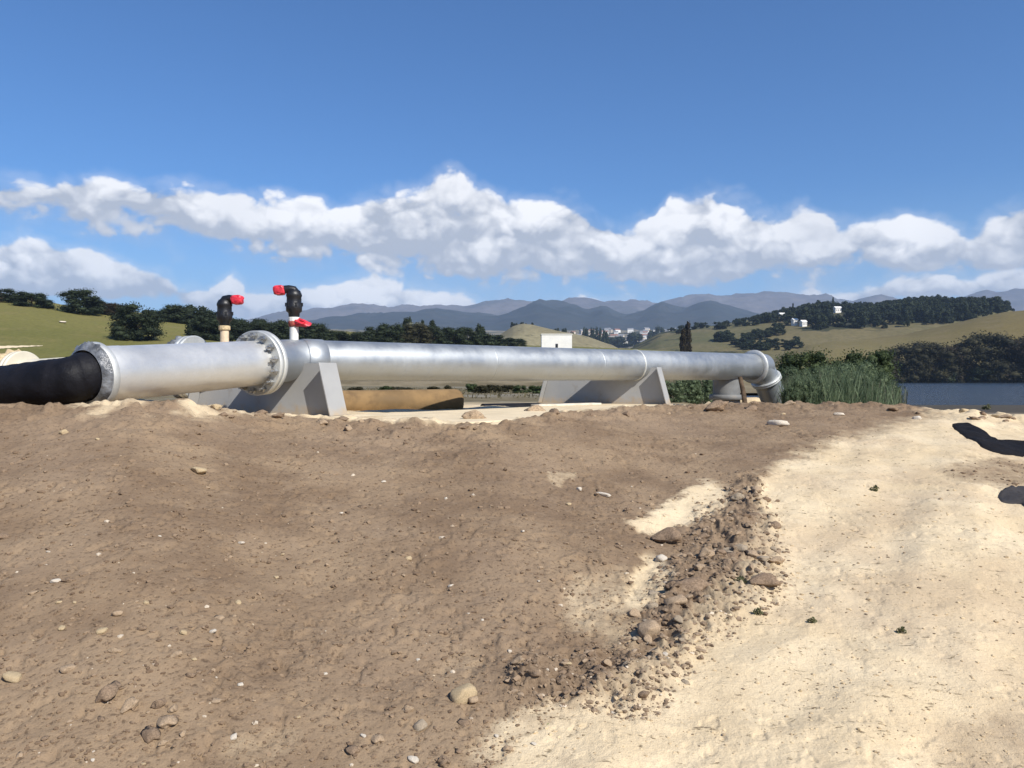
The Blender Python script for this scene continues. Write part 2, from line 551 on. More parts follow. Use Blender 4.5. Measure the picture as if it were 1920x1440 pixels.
M['mud_pipe'] = simple('muddy_rusty_pipe', (.215, .138, .064), .8, 0, .22, 3.0, .15, 30, .25, dirt=(.13, .08, .04), dirt_lo=.54, dirt_hi=.75, dscale=2.6)
M['slab'] = simple('pale_concrete', (.66, .54, .36), .9, 0, .1, 2.5, .25, 60, .2, dirt=(.45, .34, .21), dirt_lo=.58, dirt_hi=.75)
M['plank'] = simple('pale_timber', (.62, .56, .46), .7, 0, .15, 6.0, .2, 30, .2)
M['white_riser'] = simple('white_pipe', (.74, .73, .69), .45, 0, .08, 9.0, 0)
M['rusty_riser'] = simple('rust_stained_pipe', (.66, .52, .36), .6, 0, .12, 9.0, .1, 40, dirt=(.33, .17, .07), dirt_lo=.5, dirt_hi=.68, dscale=7)
M['valve_black'] = simple('black_valve_casting', (.011, .011, .013), .42, 0, .3, 12, .15, 50, .45)
M['red_tape'] = simple('red_plastic', (.62, .03, .05), .4, 0, .3, 14, .5, 30)
M['rag'] = simple('red_brown_tape', (.30, .07, .05), .7, 0, .5, 14, .6, 30)
M['post'] = simple('weathered_post', (.10, .07, .045), .9, 0, .35, 12, .5, 40, .1)
M['stone_white'] = simple('white_stone', (.60, .53, .43), .85, 0, .15, 20, .5, 60, .2)
M['stone_sand'] = simple('yellow_stone', (.56, .43, .26), .9, 0, .2, 18, .6, 60, .15)
M['stone_brown'] = simple('brown_clod', (.245, .174, .117), .97, 0, .3, 9, .45, 30, .08)
M['stone_tan'] = simple('tan_clod', (.36, .265, .175), .95, 0, .25, 9, .4, 30, .1)
M['stone_grey'] = simple('grey_stone', (.33, .265, .19), .9, 0, .2, 9, .4, 30, .12)
M['house_white'] = simple('white_walls', (.78, .76, .71), .7, 0, .05, .6)
M['house_cream'] = simple('cream_walls', (.58, .50, .40), .8, 0, .1, .6)
M['roof_red'] = simple('tiled_roof', (.26, .13, .09), .85, 0, .2, 1.2)
M['roof_grey'] = simple('grey_roof', (.22, .22, .23), .8, 0, .2, 1.2)
M['dark_glass'] = simple('dark_opening', (.02, .02, .022), .3, 0, .2, 1)
M['bark'] = simple('bark', (.06, .045, .034), .95, 0, .3, 6, .6, 14, .1)
M['leaf_dark'] = leaf_mat('dark_leaves', (.014, .021, .011), (.046, .062, .028))
M['leaf_olive'] = leaf_mat('olive_leaves', (.020, .021, .010), (.066, .060, .028))
M['leaf_brown'] = leaf_mat('brownish_leaves', (.022, .018, .010), (.058, .044, .024))
M['leaf_green'] = leaf_mat('green_leaves', (.020, .034, .014), (.105, .14, .055), .35)
M['leaf_silver'] = leaf_mat('silvery_leaves', (.06, .065, .04), (.25, .25, .17), .3)
M['reed'] = leaf_mat('reed_leaves', (.060, .092, .046), (.24, .30, .17), .45)
M['leaf_bank'] = leaf_mat('bank_weed_leaves', (.050, .080, .038), (.21, .26, .145), .4)
M['leaf_weed'] = leaf_mat('weed_leaves', (.10, .11, .05), (.24, .23, .12), .3)
M['leaf_dry'] = leaf_mat('dry_leaves', (.10, .085, .045), (.21, .18, .10), .3)
M['hill_left'] = land_mat('pasture_left', (.138, .134, .040), (.170, .156, .050), (.20, .165, .066), .012, bush_amt=0, fine=1.2)
M['hill_right'] = land_mat('pasture_right', (.145, .115, .046), (.165, .137, .058), (.19, .15, .078), .008, bush_amt=0, fine=.7)
M['hill_far'] = land_mat('pasture_far', (.105, .105, .048), (.15, .125, .062), (.18, .145, .08), .006, bush_amt=.85, bush_lo=.53, bush_hi=.56, bush_scale=.016, fine=.3)
M['hill_tan'] = land_mat('dry_hill', (.21, .18, .105), (.25, .22, .13), (.16, .14, .08), .02, bush_amt=.6, bush_lo=.62, bush_hi=.68, bush_scale=.06, fine=.3)
M['land'] = land_mat('valley_land', (.155, .135, .08), (.20, .17, .115), (.30, .26, .20), .004, bush_lo=.50, bush_hi=.55, bush_scale=.010, bush_amt=.9, fine=.12)
M['mount_near'] = land_mat('wooded_mountain', (.034, .044, .048), (.046, .054, .058), (.062, .062, .064), .0012, bush_amt=0, fine=.02)
M['mount_far'] = land_mat('bare_mountain', (.10, .092, .095), (.135, .122, .12), (.165, .15, .145), .0012, bush_amt=.5, bush=(.07, .075, .07), bush_lo=.5, bush_hi=.62, bush_scale=.002, fine=.02)


def water_mat():
    m, t = mat('lake_water')
    co = obj_co(t)
    mp = t.n('ShaderNodeMapping', Vector=co, Scale=(1.0, .55, 1.0)).outputs[0]
    h = t.math('ADD', t.noise(mp, .9, 5, .6), t.math('MULTIPLY', t.noise(mp, .12, 3, .5), 1.5))
    b = t.n('ShaderNodeBsdfPrincipled', Base_Color=(.034, .046, .062), Roughness=.12, IOR=1.33)
    t.set(b.inputs['Normal'], bump(t, h, 1.0, .75))
    t.out(b.outputs[0])
    return m


M['water'] = water_mat()

# ------------------------------------------------------------------ terrain
RIM = np.array([(-900, 7.4, 785), (-400, 7.2, 775), (0, 7.3, 765), (150, 7.3, 760), (250, 7.4, 755), (330, 7.6, 759), (430, 8.0, 772), (520, 8.3, 784),
                (640, 8.5, 790), (750, 8.5, 796), (850, 8.6, 799), (940, 8.9, 794), (1000, 9.6, 783), (1100, 10.8, 771), (1250, 12.5, 762),
                (1330, 13, 758), (1450, 13, 757), (1560, 13, 756), (1690, 13, 759), (1750, 12.5, 766), (1830, 12, 774), (1920, 12, 781),
                (2300, 12, 795), (3200, 11, 810)], float)
RT = (RIM[:, 0] - CX) / F
RZ = (HZ - RIM[:, 2]) / F * RIM[:, 1]
BACK = np.array([(-900, -.40), (0, -.36), (250, -.36), (360, -.44), (430, -.53), (520, -.56), (1000, -.57), (1300, -.57), (1420, -.66), (1700, -.72), (2300, -.75)])
BT = (BACK[:, 0] - CX) / F
LAKE_Z = -2.2


def land_z(X, Y):
    X = np.asarray(X, float); Y = np.asarray(Y, float)
    r = np.hypot(X, Y); a = np.arctan2(X, Y)
    z = np.interp(r, [0, 20, 60, 200, 400, 800, 1500, 2500, 3600, 9000], [-.62, -.66, -.95, -1.4, -.5, 6, 62, 150, 215, 260])
    z = z + fbm(X / 60, Y / 60, 3, 5) * np.interp(r, [20, 60, 300, 2000], [0, .12, .8, 9])
    yy = r * np.cos(np.clip(a, -.6, .6))
    low = np.interp(yy, [0, 12, 20, 30, 62, 110, 318, 345, 420], [-.62, -.70, -.95, -1.28, -2.2, -3.6, -3.6, -1.9, -1.0])
    k = sstep(a, .21, .285) * (1 - sstep(a, 1.5, 2.0)) * (1 - sstep(yy, 340, 430)) * sstep(r, 12, 18)
    return z * (1 - k) + low * k


def ground_base(X, Y):
    X = np.asarray(X, float); Y = np.asarray(Y, float)
    r = np.hypot(X, Y); a = np.arctan2(X, Y)
    t = np.tan(np.clip(a, -1.0, 1.0)); d = r * np.cos(np.clip(a, -1.0, 1.0))
    rr = np.interp(t, RT, RIM[:, 1]); zr = np.interp(t, RT, RZ); zb = np.interp(t, BT, BACK[:, 1])
    front = sstep(np.abs(a), 2.3, 1.1)
    s = np.clip((d - 2.2) / (rr - 2.2), 0, 1)
    zf = -1.62 + (zr + 1.62) * (s ** .93) * front
    k = np.exp(-(np.clip(d - rr, 0, None) / .75) ** 2)
    z = np.where(d < rr, zf, zb + (zr - zb) * k)
    z = np.where(np.abs(a) > 1.3, zf, z)
    bl = sstep(r, 13.5, 22) * np.where(a > 0.2, sstep(r, 13.2, 17), 1)
    return z * (1 - bl) + land_z(X, Y) * bl


def ell(px, py, cx, cy, rx, ry, rot=0.0):
    c, s = math.cos(rot), math.sin(rot)
    dx, dy = px - cx, py - cy
    return np.clip(1.25 - np.hypot((dx * c + dy * s) / rx, (-dx * s + dy * c) / ry), 0, 1)


BAND = [(1402, 925, 30), (1408, 980, 44), (1375, 1030, 78), (1368, 1075, 88), (1325, 1115, 80), (1275, 1170, 66), (1235, 1230, 66), (1190, 1290, 64), (1105, 1280, 52), (985, 1275, 36)]


def soil_masks(X, Y, Z):
    Yc = np.maximum(Y, .6)
    px = CX + X / Yc * F; py = HZ - Z / Yc * F
    wob = fbm(X * .9, Y * .9, 3, 41) * 60 + fbm(X * 4, Y * 4, 5, 43, .7) * 62
    yb = [690, 756, 780, 800, 835, 870, 895, 930, 960, 1010, 1060, 1120, 1180, 1240, 1290, 1340, 1390, 1440, 1700]
    xb = [1850, 1760, 1720, 1640, 1530, 1455, 1420, 1405, 1400, 1392, 1375, 1330, 1285, 1225, 1150, 1050, 960, 900, 700]
    b = np.interp(py, yb, xb)
    wd = np.interp(py, [760, 850, 900, 1000, 1200, 1440], [240, 170, 60, 40, 70, 120])
    s = sstep((px + wob * .8 - b) / wd, -.5, .6)
    for (cx, cy, rx, ry, rot, wt) in [(1285, 955, 95, 34, -.45, 1.0), (1225, 985, 50, 18, 0, .8), (1130, 1130, 95, 80, -.5, .42), (1208, 1095, 46, 66, .2, .9), (1055, 892, 42, 14, -.1, .4),
                                      (1000, 1375, 150, 60, -.3, .6), (1180, 1200, 60, 40, 0, .45), (500, 1400, 110, 40, -.2, .3), (880, 1250, 80, 40, -.3, .28), (150, 905, 200, 40, 0, .12)]:
        s = np.maximum(s, wt * sstep(ell(px + wob * .5, py + wob * .25, cx, cy, rx, ry, rot), .05, .7))
    for (cx, cy, rx, ry, rot, wt) in [(1875, 888, 130, 34, .05, .62), (1670, 1185, 46, 30, -.4, .3), (1640, 1065, 80, 30, 0, .2), (1890, 1050, 60, 60, 0, .18), (1880, 1400, 190, 120, -.3, .38), (1560, 1420, 120, 50, -.2, .2), (1700, 1230, 120, 50, -.5, .2), (1600, 800, 200, 26, .05, .3)]:
        s = s * (1 - wt * sstep(ell(px + wob * .6, py + wob * .2, cx, cy, rx, ry, rot), .05, .8))
    a = np.arctan2(X, Y); t = np.tan(np.clip(a, -1, 1)); d = Y
    rr = np.interp(t, RT, RIM[:, 1])
    beyond = sstep(d - rr, -.05 , .35)
    pad = sstep(px, 470, 540) * (1 - sstep(px, 1290, 1420)) * beyond
    s = np.maximum(s, pad * .97)
    s = np.maximum(s, .75 * sstep(d - rr, -.75, -.05) * sstep(px, 90, 170) * (1 - sstep(px, 420, 560)) * sstep(fbm(X * 2.2, Y * 2.2, 3, 77), -.35, .25))
    s = np.maximum(s, .8 * sstep(px, 1770, 1830) * beyond * 0 + .0)
    c = np.zeros_like(px)
    for i in range(len(BAND) - 1):
        (x0, y0, w0), (x1, y1, w1) = BAND[i], BAND[i + 1]
        u = np.clip(((px - x0) * (x1 - x0) + (py - y0) * (y1 - y0)) / ((x1 - x0) ** 2 + (y1 - y0) ** 2), 0, 1)
        ds = np.hypot(px - x0 - u * (x1 - x0), py - y0 - u * (y1 - y0)) + wob * .5
        c = np.maximum(c, 1 - ds / (1.5 * (w0 + u * (w1 - w0))))
    c = sstep(c, .0, .85) * (Y > .6)
    fr = sstep(np.hypot(X, Y), 15.5, 22)
    front = (Y > .6)
    wet = sstep(np.hypot(X, Y), 17, 30) * sstep(a, .30, .40)
    return np.where(front, s, .3), c, fr, wet, px, py


def ground_detail(X, Y, s, c):
    r = np.hypot(X, Y)
    fade = 1 - sstep(r, 14, 24)
    z = fbm(X * .7, Y * .7, 3, 3) * .045
    b1 = np.abs(gnoise(X * 3.1 + 3, Y * 3.1, 21)); b2 = np.abs(gnoise(X * 7.3, Y * 7.3 + 5, 22))
    pm = .25 + .75 * sstep(fbm(X * .9 + 40, Y * .9, 3, 46), -.15, .35)
    z = z + (.30 - b1) * .014 + (.30 - b2) * .009 * (1 - .8 * s) * pm
    f = fbm(X * 15, Y * 15, 4, 31, .6)
    z = z + f * .011 * (1 - .55 * s) * pm
    pit = sstep(fbm(X * 9, Y * 9, 3, 51), .20, .42)
    z = z - pit * .020 * (1 - .6 * s) * (.4 + .6 * pm)
    cl = sstep(gnoise(X * 11, Y * 11, 61), .22, .52)
    z = z + cl * .014 * (1 - .75 * s) * pm
    band = fbm(X * 4.5, Y * 4.5, 5, 71, .68)
    lump = np.abs(gnoise(X * 5.5, Y * 5.5, 73)); lump2 = np.abs(gnoise(X * 13, Y * 13, 74))
    z = z + c * (.03 + band * .05 + (.35 - lump) * .085 + (.35 - lump2) * .06)
    uu = X * .85 - Y * .52; vv = X * .52 + Y * .85
    z = z + s * (1 - c) * (gnoise(uu * 1.25, vv * .22, 92) * .055 + gnoise(uu * 3.2, vv * .6, 93) * .018)
    t = np.tan(np.clip(np.arctan2(X, Y), -1, 1))
    rr = np.interp(t, RT, RIM[:, 1])
    rimk = np.exp(-((Y - rr) / .9) ** 2)
    z = z + rimk * (fbm(X * 3.2, Y * 3.2, 4, 81, .6) * .075 + sstep(gnoise(X * 5, Y * 5, 82), .2, .5) * .03)
    return z * fade


def ground_z(X, Y):
    X = np.asarray(X, float); Y = np.asarray(Y, float)
    b = ground_base(X, Y)
    s, c, *_ = soil_masks(X, Y, b)
    return b + ground_detail(X, Y, s, c)


def gp(px, py, zoff=0.0):
    """where the sight line through px, py meets the ground"""
    d = np.concatenate([np.linspace(2.3, 14, 1200), np.linspace(14.05, 60, 300)])
    X = (px - CX) / F * d
    z = ground_base(X, d)
    q = HZ - z / d * F
    i = np.argmax(q <= py) if np.any(q <= py) else len(d) - 1
    x, y = X[i], d[i]
    return Vector((x, y, float(ground_z(np.array([x]), np.array([y]))[0]) + zoff))


def polar_grid(azs, rs):
    A, R = np.meshgrid(azs, rs)
    return np.sin(A).ravel() * R.ravel(), np.cos(A).ravel() * R.ravel()


def grid_quads(nr, nc, wrap=False):
    i, j = np.meshgrid(np.arange(nr - 1), np.arange(nc if wrap else nc - 1), indexing='ij')
    j2 = (j + 1) % nc
    return np.stack([i * nc + j, i * nc + j2, (i + 1) * nc + j2, (i + 1) * nc + j], -1).reshape(-1, 4)


fine = np.linspace(-.66, .66, 880)
coarse = np.linspace(.66, 2 * math.pi - .66, 110)[1:-1]
azs = np.concatenate([fine, coarse])
rs = np.concatenate([np.linspace(.25, 2.3, 14)[:-1], np.geomspace(2.3, 2.9, 40)[:-1], np.geomspace(2.9, 16.5, 520)[:-1], np.geomspace(16.5, 90, 60)])
GX, GY = polar_grid(azs, rs)
GB = ground_base(GX, GY)
S_, C_, FR_, WET_, _, _ = soil_masks(GX, GY, GB)
GZ = GB + ground_detail(GX, GY, S_, C_)
me = raw_mesh('ground', np.stack([GX, GY, GZ], -1), grid_quads(len(rs), len(azs), True)[:, ::-1])
fattr(me, 'sand', S_); fattr(me, 'clod', C_); fattr(me, 'far', FR_ * (1 - WET_)); fattr(me, 'wet', WET_)
tag(link('ground', me, M['soil']), 'brown and pale sandy bare earth bank in front of the pipeline', kind='structure')

azs2 = np.concatenate([np.linspace(-.75, .75, 300), np.linspace(.75, 2 * math.pi - .75, 90)[1:-1]])
rs2 = np.geomspace(84, 8500, 170)
LX, LY = polar_grid(azs2, rs2)
LZ = land_z(LX, LY) - .06
tag(link('land', raw_mesh('land', np.stack([LX, LY, LZ], -1), grid_quads(len(rs2), len(azs2), True)[:, ::-1]), M['land']), 'wide valley land with fields and scrub', kind='structure')

# the lake
lk = []
for r_ in (30, 420):
    for a_ in np.linspace(.15, 1.9, 30):
        rr_ = r_ / math.cos(min(a_, .6)) if r_ > 100 else r_
        lk.append((math.sin(a_) * rr_, math.cos(a_) * rr_, LAKE_Z))
tag(link('lake', raw_mesh('lake', lk, grid_quads(2, 30)[:, ::-1]), M['water']), 'blue lake water behind the reeds', kind='structure')


class Hill:
    def __init__(s, name, prof, df, db, zf, zb, m, amp, nscale, nx=260, ny=90, seed=1, power=1.0):
        a = np.array(prof, float)
        s.t = (a[:, 0] - CX) / F; s.dr = a[:, 2]; s.zr = (HZ - a[:, 1]) / F * a[:, 2]
        s.df, s.db, s.zf, s.zb, s.amp, s.ns, s.seed, s.power = df, db, zf, zb, amp, nscale, seed, power
        tt = np.linspace(s.t[0], s.t[-1], nx)
        ss = np.linspace(0, 1, ny)
        T, SS = np.meshgrid(tt, ss)
        D = df + (db - df) * SS
        X = T * D; Y = D
        Z = s.z(X, Y)
        q = grid_quads(ny, nx)[:, ::-1]
        me = raw_mesh(name, np.stack([X.ravel(), Y.ravel(), Z.ravel()], -1), q)
        fattr(me, 'dry', sstep(Y + fbm(X / 14, Y / 14, 3, 6) * 50, 190, 120).ravel() * sstep(T, -.42, -.30).ravel() if df == 95 else np.zeros(X.size))
        s.o = tag(link(name, me, m), kind='structure')

    def z(s, X, Y):
        X = np.asarray(X, float); Y = np.asarray(Y, float)
        t = X / Y
        dr = np.interp(t, s.t, s.dr); zr = np.interp(t, s.t, s.zr)
        u = np.clip((Y - s.df) / (dr - s.df), 0, 1); v = np.clip((Y - dr) / (s.db - dr), 0, 1)
        n = fbm(X / s.ns, Y / s.ns, 5, s.seed)
        if s.amp > 20:
            n = n * .5 + (.28 - np.abs(gnoise(X / s.ns * .9 + fbm(X / 300, Y / 300, 2, 4), Y / s.ns * .45, s.seed + 9))) * 1.3 + (.25 - np.abs(gnoise(X / s.ns * 2.6, Y / s.ns * 1.6, s.seed + 10))) * .6
        up = np.sin(u * math.pi / 2) ** s.power
        z = np.where(Y < dr, s.zf + (zr - s.zf) * up, s.zb + (zr - s.zb) * np.cos(v * math.pi / 2))
        return z + n * s.amp * np.where(Y < dr, up, 1 - v)

    def on_row(s, px, row, lo=None):
        """the nearest point of the hill face seen at px, row"""
        dm = float(np.interp((px - CX) / F, s.t, s.dr))
        ds = np.linspace(s.df + 1, dm, 400); X = (px - CX) / F * ds
        q = HZ - s.z(X, ds) / ds * F
        i = int(np.argmax(q <= row)) if np.any(q <= row) else 399
        return s.at(px, float(ds[i]))

    def at(s, px, d):
        x = (px - CX) / F * d
        return Vector((x, d, float(s.z(np.array([x]), np.array([d]))[0])))


HILLS = []
left_hill = Hill('hill', [(-1100, 600, 260), (-500, 560, 260), (-200, 558, 265), (0, 566, 270), (60, 571, 275), (110, 580, 280), (190, 591, 290), (290, 599, 305), (360, 607, 320),
                          (430, 614, 340), (520, 622, 370), (640, 632, 390), (740, 637, 400), (900, 646, 415), (1000, 655, 420), (1250, 663, 430), (1330, 668, 430), (1400, 686, 430), (1450, 712, 430)],
                 95, 620, -1.9, 2, M['hill_left'], 1.2, 45, 330, 110, 3, 1.15)
tan_hill = Hill('dry_hill', [(860, 690, 700), (900, 655, 700), (930, 634, 700), (950, 621, 700), (962, 613, 700), (972, 609.5, 700), (982, 608, 700), (994, 609.5, 700), (1010, 613.5, 700), (1040, 620, 700), (1090, 630, 710), (1150, 650, 720), (1200, 680, 720)],
                520, 900, 0, 20, M['hill_tan'], 2.0, 40, 160, 60, 8)
far_right = Hill('wooded_ridge', [(1180, 660, 900), (1235, 632, 900), (1290, 622, 900), (1350, 614, 900), (1400, 606, 890), (1450, 600, 880), (1500, 594, 860), (1560, 590, 850), (1640, 588, 840), (1700, 582, 830),
                                  (1780, 578, 820), (1860, 578, 815), (1900, 590, 810), (1960, 615, 800), (2200, 620, 800), (2700, 640, 800)],
                 460, 1200, 2, 30, M['hill_far'], 5.0, 90, 300, 100, 12, 1.0)
right_hill = Hill('hill', [(1395, 716, 480), (1440, 680, 490), (1480, 661, 500), (1520, 647, 505), (1560, 641, 510), (1640, 636, 520), (1700, 629, 525), (1760, 616, 530), (1830, 599, 540), (1880, 589, 545),
                           (1930, 584, 550), (2050, 572, 560), (2300, 570, 560), (3000, 610, 560)],
                  334, 780, -2.4, 10, M['hill_right'], 1.6, 60, 300, 100, 15, 1.1)
near_mt = Hill('mountains', [(-1600, 640, 4200), (-900, 610, 4200), (-300, 620, 4200), (300, 640, 4200), (480, 622, 4200), (560, 611, 4200), (620, 601, 4200), (690, 596, 4200), (780, 592, 4200), (815, 587, 4200), (870, 597, 4200),
                             (930, 600, 4200), (960, 590, 4200), (1012, 572, 4200), (1060, 577, 4200), (1100, 592, 4200), (1132, 582, 4200), (1175, 597, 4200), (1205, 590, 4200), (1240, 573, 4200), (1285, 586, 4200),
                             (1328, 573, 4200), (1385, 592, 4200), (1450, 602, 4200), (1600, 604, 4200), (1780, 590, 4200), (1920, 600, 4200), (2300, 590, 4200), (3200, 640, 4200)],
               2700, 5200, 140, 150, M['mount_near'], 34, 380, 420, 80, 22, .9)
far_mt = Hill('mountains', [(-1600, 620, 6200), (-800, 590, 6200), (-200, 610, 6200), (300, 622, 6200), (450, 610, 6200), (540, 590, 6200), (600, 577, 6200), (680, 574, 6200), (720, 579, 6200), (800, 578, 6200), (870, 579, 6200),
                            (900, 571, 6200), (960, 565, 6200), (1000, 567, 6200), (1040, 574, 6200), (1070, 562, 6200), (1120, 566, 6200), (1185, 565, 6200), (1230, 575, 6200), (1280, 563, 6200), (1325, 549, 6200),
                            (1370, 560, 6200), (1400, 556, 6200), (1450, 554, 6200), (1500, 560, 6200), (1545, 557, 6200), (1600, 566, 6200), (1650, 553, 6200), (1690, 570, 6200), (1800, 562, 6200), (1850, 549, 6200),
                            (1920, 548, 6200), (2100, 560, 6200), (2600, 580, 6200), (3200, 620, 6200)],
              4700, 7600, 200, 210, M['mount_far'], 46, 520, 460, 90, 29, .9)

# air between here and the mountains
hz = MB(); hz.box((0, 0, 385), (18400, 18400, 790))
mh, th = mat('haze_air')
th.out(th.n('ShaderNodeVolumePrincipled', Color=(.52, .71, 1.0), Density=1.05e-4, Anisotropy=.0).outputs[0], slot='Volume')
tag(link('haze', hz.mesh('haze'), mh), kind='stuff')

# ------------------------------------------------------------------ pipeline
PR = 0.30
A = P(178, 703.5, 8.15); B = P(545, 676, 11.0); E = P(1432, 688, 18.15)
dL = (B - A).normalized(); dR = (E - B).normalized()

pipe = thing('steel_pipeline', (B.x, B.y, -.55), 'long silver steel pipeline with a bolted flange and a downturned far end', 'pipeline')
b = MB()
b.lathe(A, dL, [(0, PR), (.02, PR + .004), (.30, PR + .004), (.31, PR), ((B - A).length - .64, PR)], 96)
b.build('pipe_section', M['galv_dull'], pipe)['label'] = 'matt silver pipe section sloping down to the left'
fc = B - dL * .64                                      # flange centre
for k, off in enumerate((-.085, 0.0)):
    b = MB(); b.lathe(fc + dL * off, dL, [(0, .425), (.006, .435), (.062, .435), (.068, .425)], 80)
    b.build('flange_ring', M['flange'], pipe, bevel=0)
a_, b_, _ = frame_of(dL)
for k in range(14):
    t = 2 * math.pi * (k + .35) / 14
    c = fc + a_ * math.cos(t) * .37 + b_ * math.sin(t) * .37
    q = MB(); q.lathe(c - dL * .20, dL, [(0, .018), (.30, .018)], 10)
    q.lathe(c - dL * .145, dL, [(0, .042), (.055, .042)], 6, smooth=False)
    q.lathe(c + dL * .072, dL, [(0, .038), (.04, .038)], 6, smooth=False)
    q.build('bolt', M['bolt'], pipe)
b = MB()
mit = [B - dL * .575, B - dL * .18, B - dL * .02 , B + dR * .16]
b.tube(mit, PR, 96, caps=False)
b.build('mitre_bend', M['galv'], pipe)
b = MB()
b.lathe(B + dR * .16, dR, [(0, PR + .003), (.01, PR + .014), (.30, PR + .014), (.31, PR)], 96, cap0=False, cap1=False)
b.build('collar', M['galv'], pipe)
Lr = (E - B).length
b = MB(); b.lathe(B + dR * .40, dR, [(0, PR), (Lr * .33, PR), (Lr * .66, PR), (Lr - .40, PR), (Lr - .40, PR - .012), (Lr - .9, PR - .012)], 96, cap1=False)
b.build('pipe_barrel', M['galv'], pipe)
W = Vector((.92, -.385, 0)).normalized()
tb = (1189 - CX) / F
sb = (tb * B.y - B.x) / (dR.x - tb * dR.y)
b = MB(); b.lathe(B + dR * sb, dR, [(0, PR + .001), (.004, PR + .010), (.035, PR + .010), (.039, PR + .001)], 80, cap0=False, cap1=False)
b.build('weld_band', M['flange'], pipe)
for q_ in (.30, .52):
    b = MB(); b.lathe(B + dR * Lr * q_, dR, [(0, PR + .0005), (.006, PR + .004), (.016, PR + .004), (.022, PR + .0005)], 72, cap0=False, cap1=False)
    b.build('weld_seam', M['galv'], pipe)
b = MB(); b.lathe(E - dR * .44, dR, [(0, PR + .001), (.004, .385), (.05, .39), (.054, PR + .001)], 72, cap0=False, cap1=False)
b.build('end_flange', M['flange'], pipe)

# downturned elbow and drop pipe at the far end
dn = Vector((0, 0, -1))
e0 = E - dR * .40
ep = []
AN = math.radians(56)
for k in range(13):
    t_ = k / 12 * AN
    ep.append(e0 + dR * (.04 + .48 * math.sin(t_)) + dn * (.48 * (1 - math.cos(t_))))
ec = ep[-1]
dd = (dR * math.cos(AN) + dn * math.sin(AN)).normalized()
b = MB(); b.tube([e0] + ep, PR - .002, 64, caps=False)
b.build('elbow', M['galv'], pipe)
b = MB(); b.lathe(ec, dd, [(0, PR - .002), (1.25, PR - .002)], 64, cap0=False); b.build('drop_pipe', M['galv'], pipe)
b = MB(); b.lathe(ec + dd * .05, dd, [(0, PR), (.006, .35), (.05, .355), (.055, .345), (.06, .355), (.10, .35), (.106, PR)], 56, cap0=False, cap1=False)
b.build('collar', M['flange'], pipe)

# supports
def make_support(base, u_left, label):
    root = thing('pipe_support', base, label, 'pipe support', 'steel trapezoid supports under the silver pipeline')
    n = Vector((-W.y, W.x, 0))
    H = .72
    b = MB()
    b.prism([base + n * -.012, base - W * u_left + n * -.012, base - W * (u_left - .20) + n * -.012 + Vector((0, 0, H)), base - W * .19 + n * -.012 + Vector((0, 0, H))], n * .024)
    b.build('web_plate', M['grey_paint'], root)
    for (u0, u1) in ((-.006, .184), (u_left + .006, u_left - .194)):
        b = MB()
        sg = 1 if u0 < 1 else -1
        p0 = base - W * u0; p1 = base - W * u1 + Vector((0, 0, H + .006))
        th_ = W * .022 * sg
        b.prism([p0 - n * .20, p0 + n * .20, p1 + n * .20, p1 - n * .20], th_)
        b.build('end_plate', M['grey_paint'], root, bevel=.004)
    b = MB()
    for z0, z1, ex, wd in ((-.03, 0.0, .06, .26),):
        q = base - W * (u_left / 2)
        R = Matrix((W, n, Vector((0, 0, 1)))).transposed()
        b.box(q + Vector((0, 0, (z0 + z1) / 2)), (u_left + ex * 2, wd * 2, z1 - z0 - .002), R)
    b.build('base_plate', M['grey_paint'], root)
    return root


make_support(Vector((-2.395, 10.62, -.52)), 2.53, 'grey steel support under the pipeline beside the bolted flange and air valves')
s2 = make_support(Vector((3.05, 15.17, -.52)), 2.62, 'grey steel support standing on the pale slab near the discharge end')

# short pedestal and stake near the outlet
pc = P(1362, 733, 17.55)
ped = thing('pedestal', (pc.x, pc.y, -.75), 'short round grey pedestal with a wide collar under the pipeline near its downturned end', 'pedestal')
b = MB(); b.lathe(Vector((pc.x, pc.y, -.75)), (0, 0, 1), [(0, .30), (.80, .30)], 48); b.build('column', M['grey_dark'], ped)
b = MB(); b.lathe(Vector((pc.x, pc.y, -.50)), (0, 0, 1), [(0, .36), (.012, .385), (.10, .385), (.115, .36)], 48); b.build('collar', M['grey_dark'], ped)
b = MB(); b.lathe(Vector((pc.x, pc.y, -.95)), (0, 0, 1), [(0, .37), (.33, .37), (.36, .33)], 40, jit=.02, seed=4); b.build('footing', M['matt_dark'], ped)
s0 = P(1388, 708, 16.6); s1 = P(1399, 760, 16.2)
tag(link('stake', (lambda q: (q.tube([s1 + Vector((0, 0, -.15)), s1.lerp(s0, .4), s0], [.055, .05, .048], 10, jit=.08, seed=2), q)[1])(MB()).mesh('stake', s1), M['post'], None, s1),
    'thin dark brown stake leaning under the pipe near its downturned end', 'stake')

# slab and plank
sl = [(-3.3, 9.85), (-2.36, 10.9), (.44, 13.96), (2.1, 15.80), (4.2, 13.7), (1.9, 11.6), (-.45, 9.15), (-2.9, 8.75)]
b = MB(); b.prism([Vector((x, y, -.70)) for x, y in sl], Vector((0, 0, .178)))
tag(link('concrete_slab', b.mesh('concrete_slab', (0, 12, -.6), .02), M['slab'], None, (0, 12, -.6)), 'pale concrete slab lying under the silver pipeline between its two supports', 'slab')
p0 = P(1003, 760.5, 14.1); p1 = P(1120, 758.0, 15.0)
dv = Vector((p1.x - p0.x, p1.y - p0.y, 0)); ln = dv.length; dv.normalize()
R = Matrix((dv, Vector((-dv.y, dv.x, 0)), Vector((0, 0, 1)))).transposed()
b = MB(); b.box(Vector(((p0.x + p1.x) / 2, (p0.y + p1.y) / 2, -.505)), (ln, .24, .034), R)
tag(link('plank', b.mesh('plank', (0, 14, -.5), .004), M['plank'], None, (0, 14, -.5)), 'pale timber plank lying along the edge of the slab before the support', 'plank')

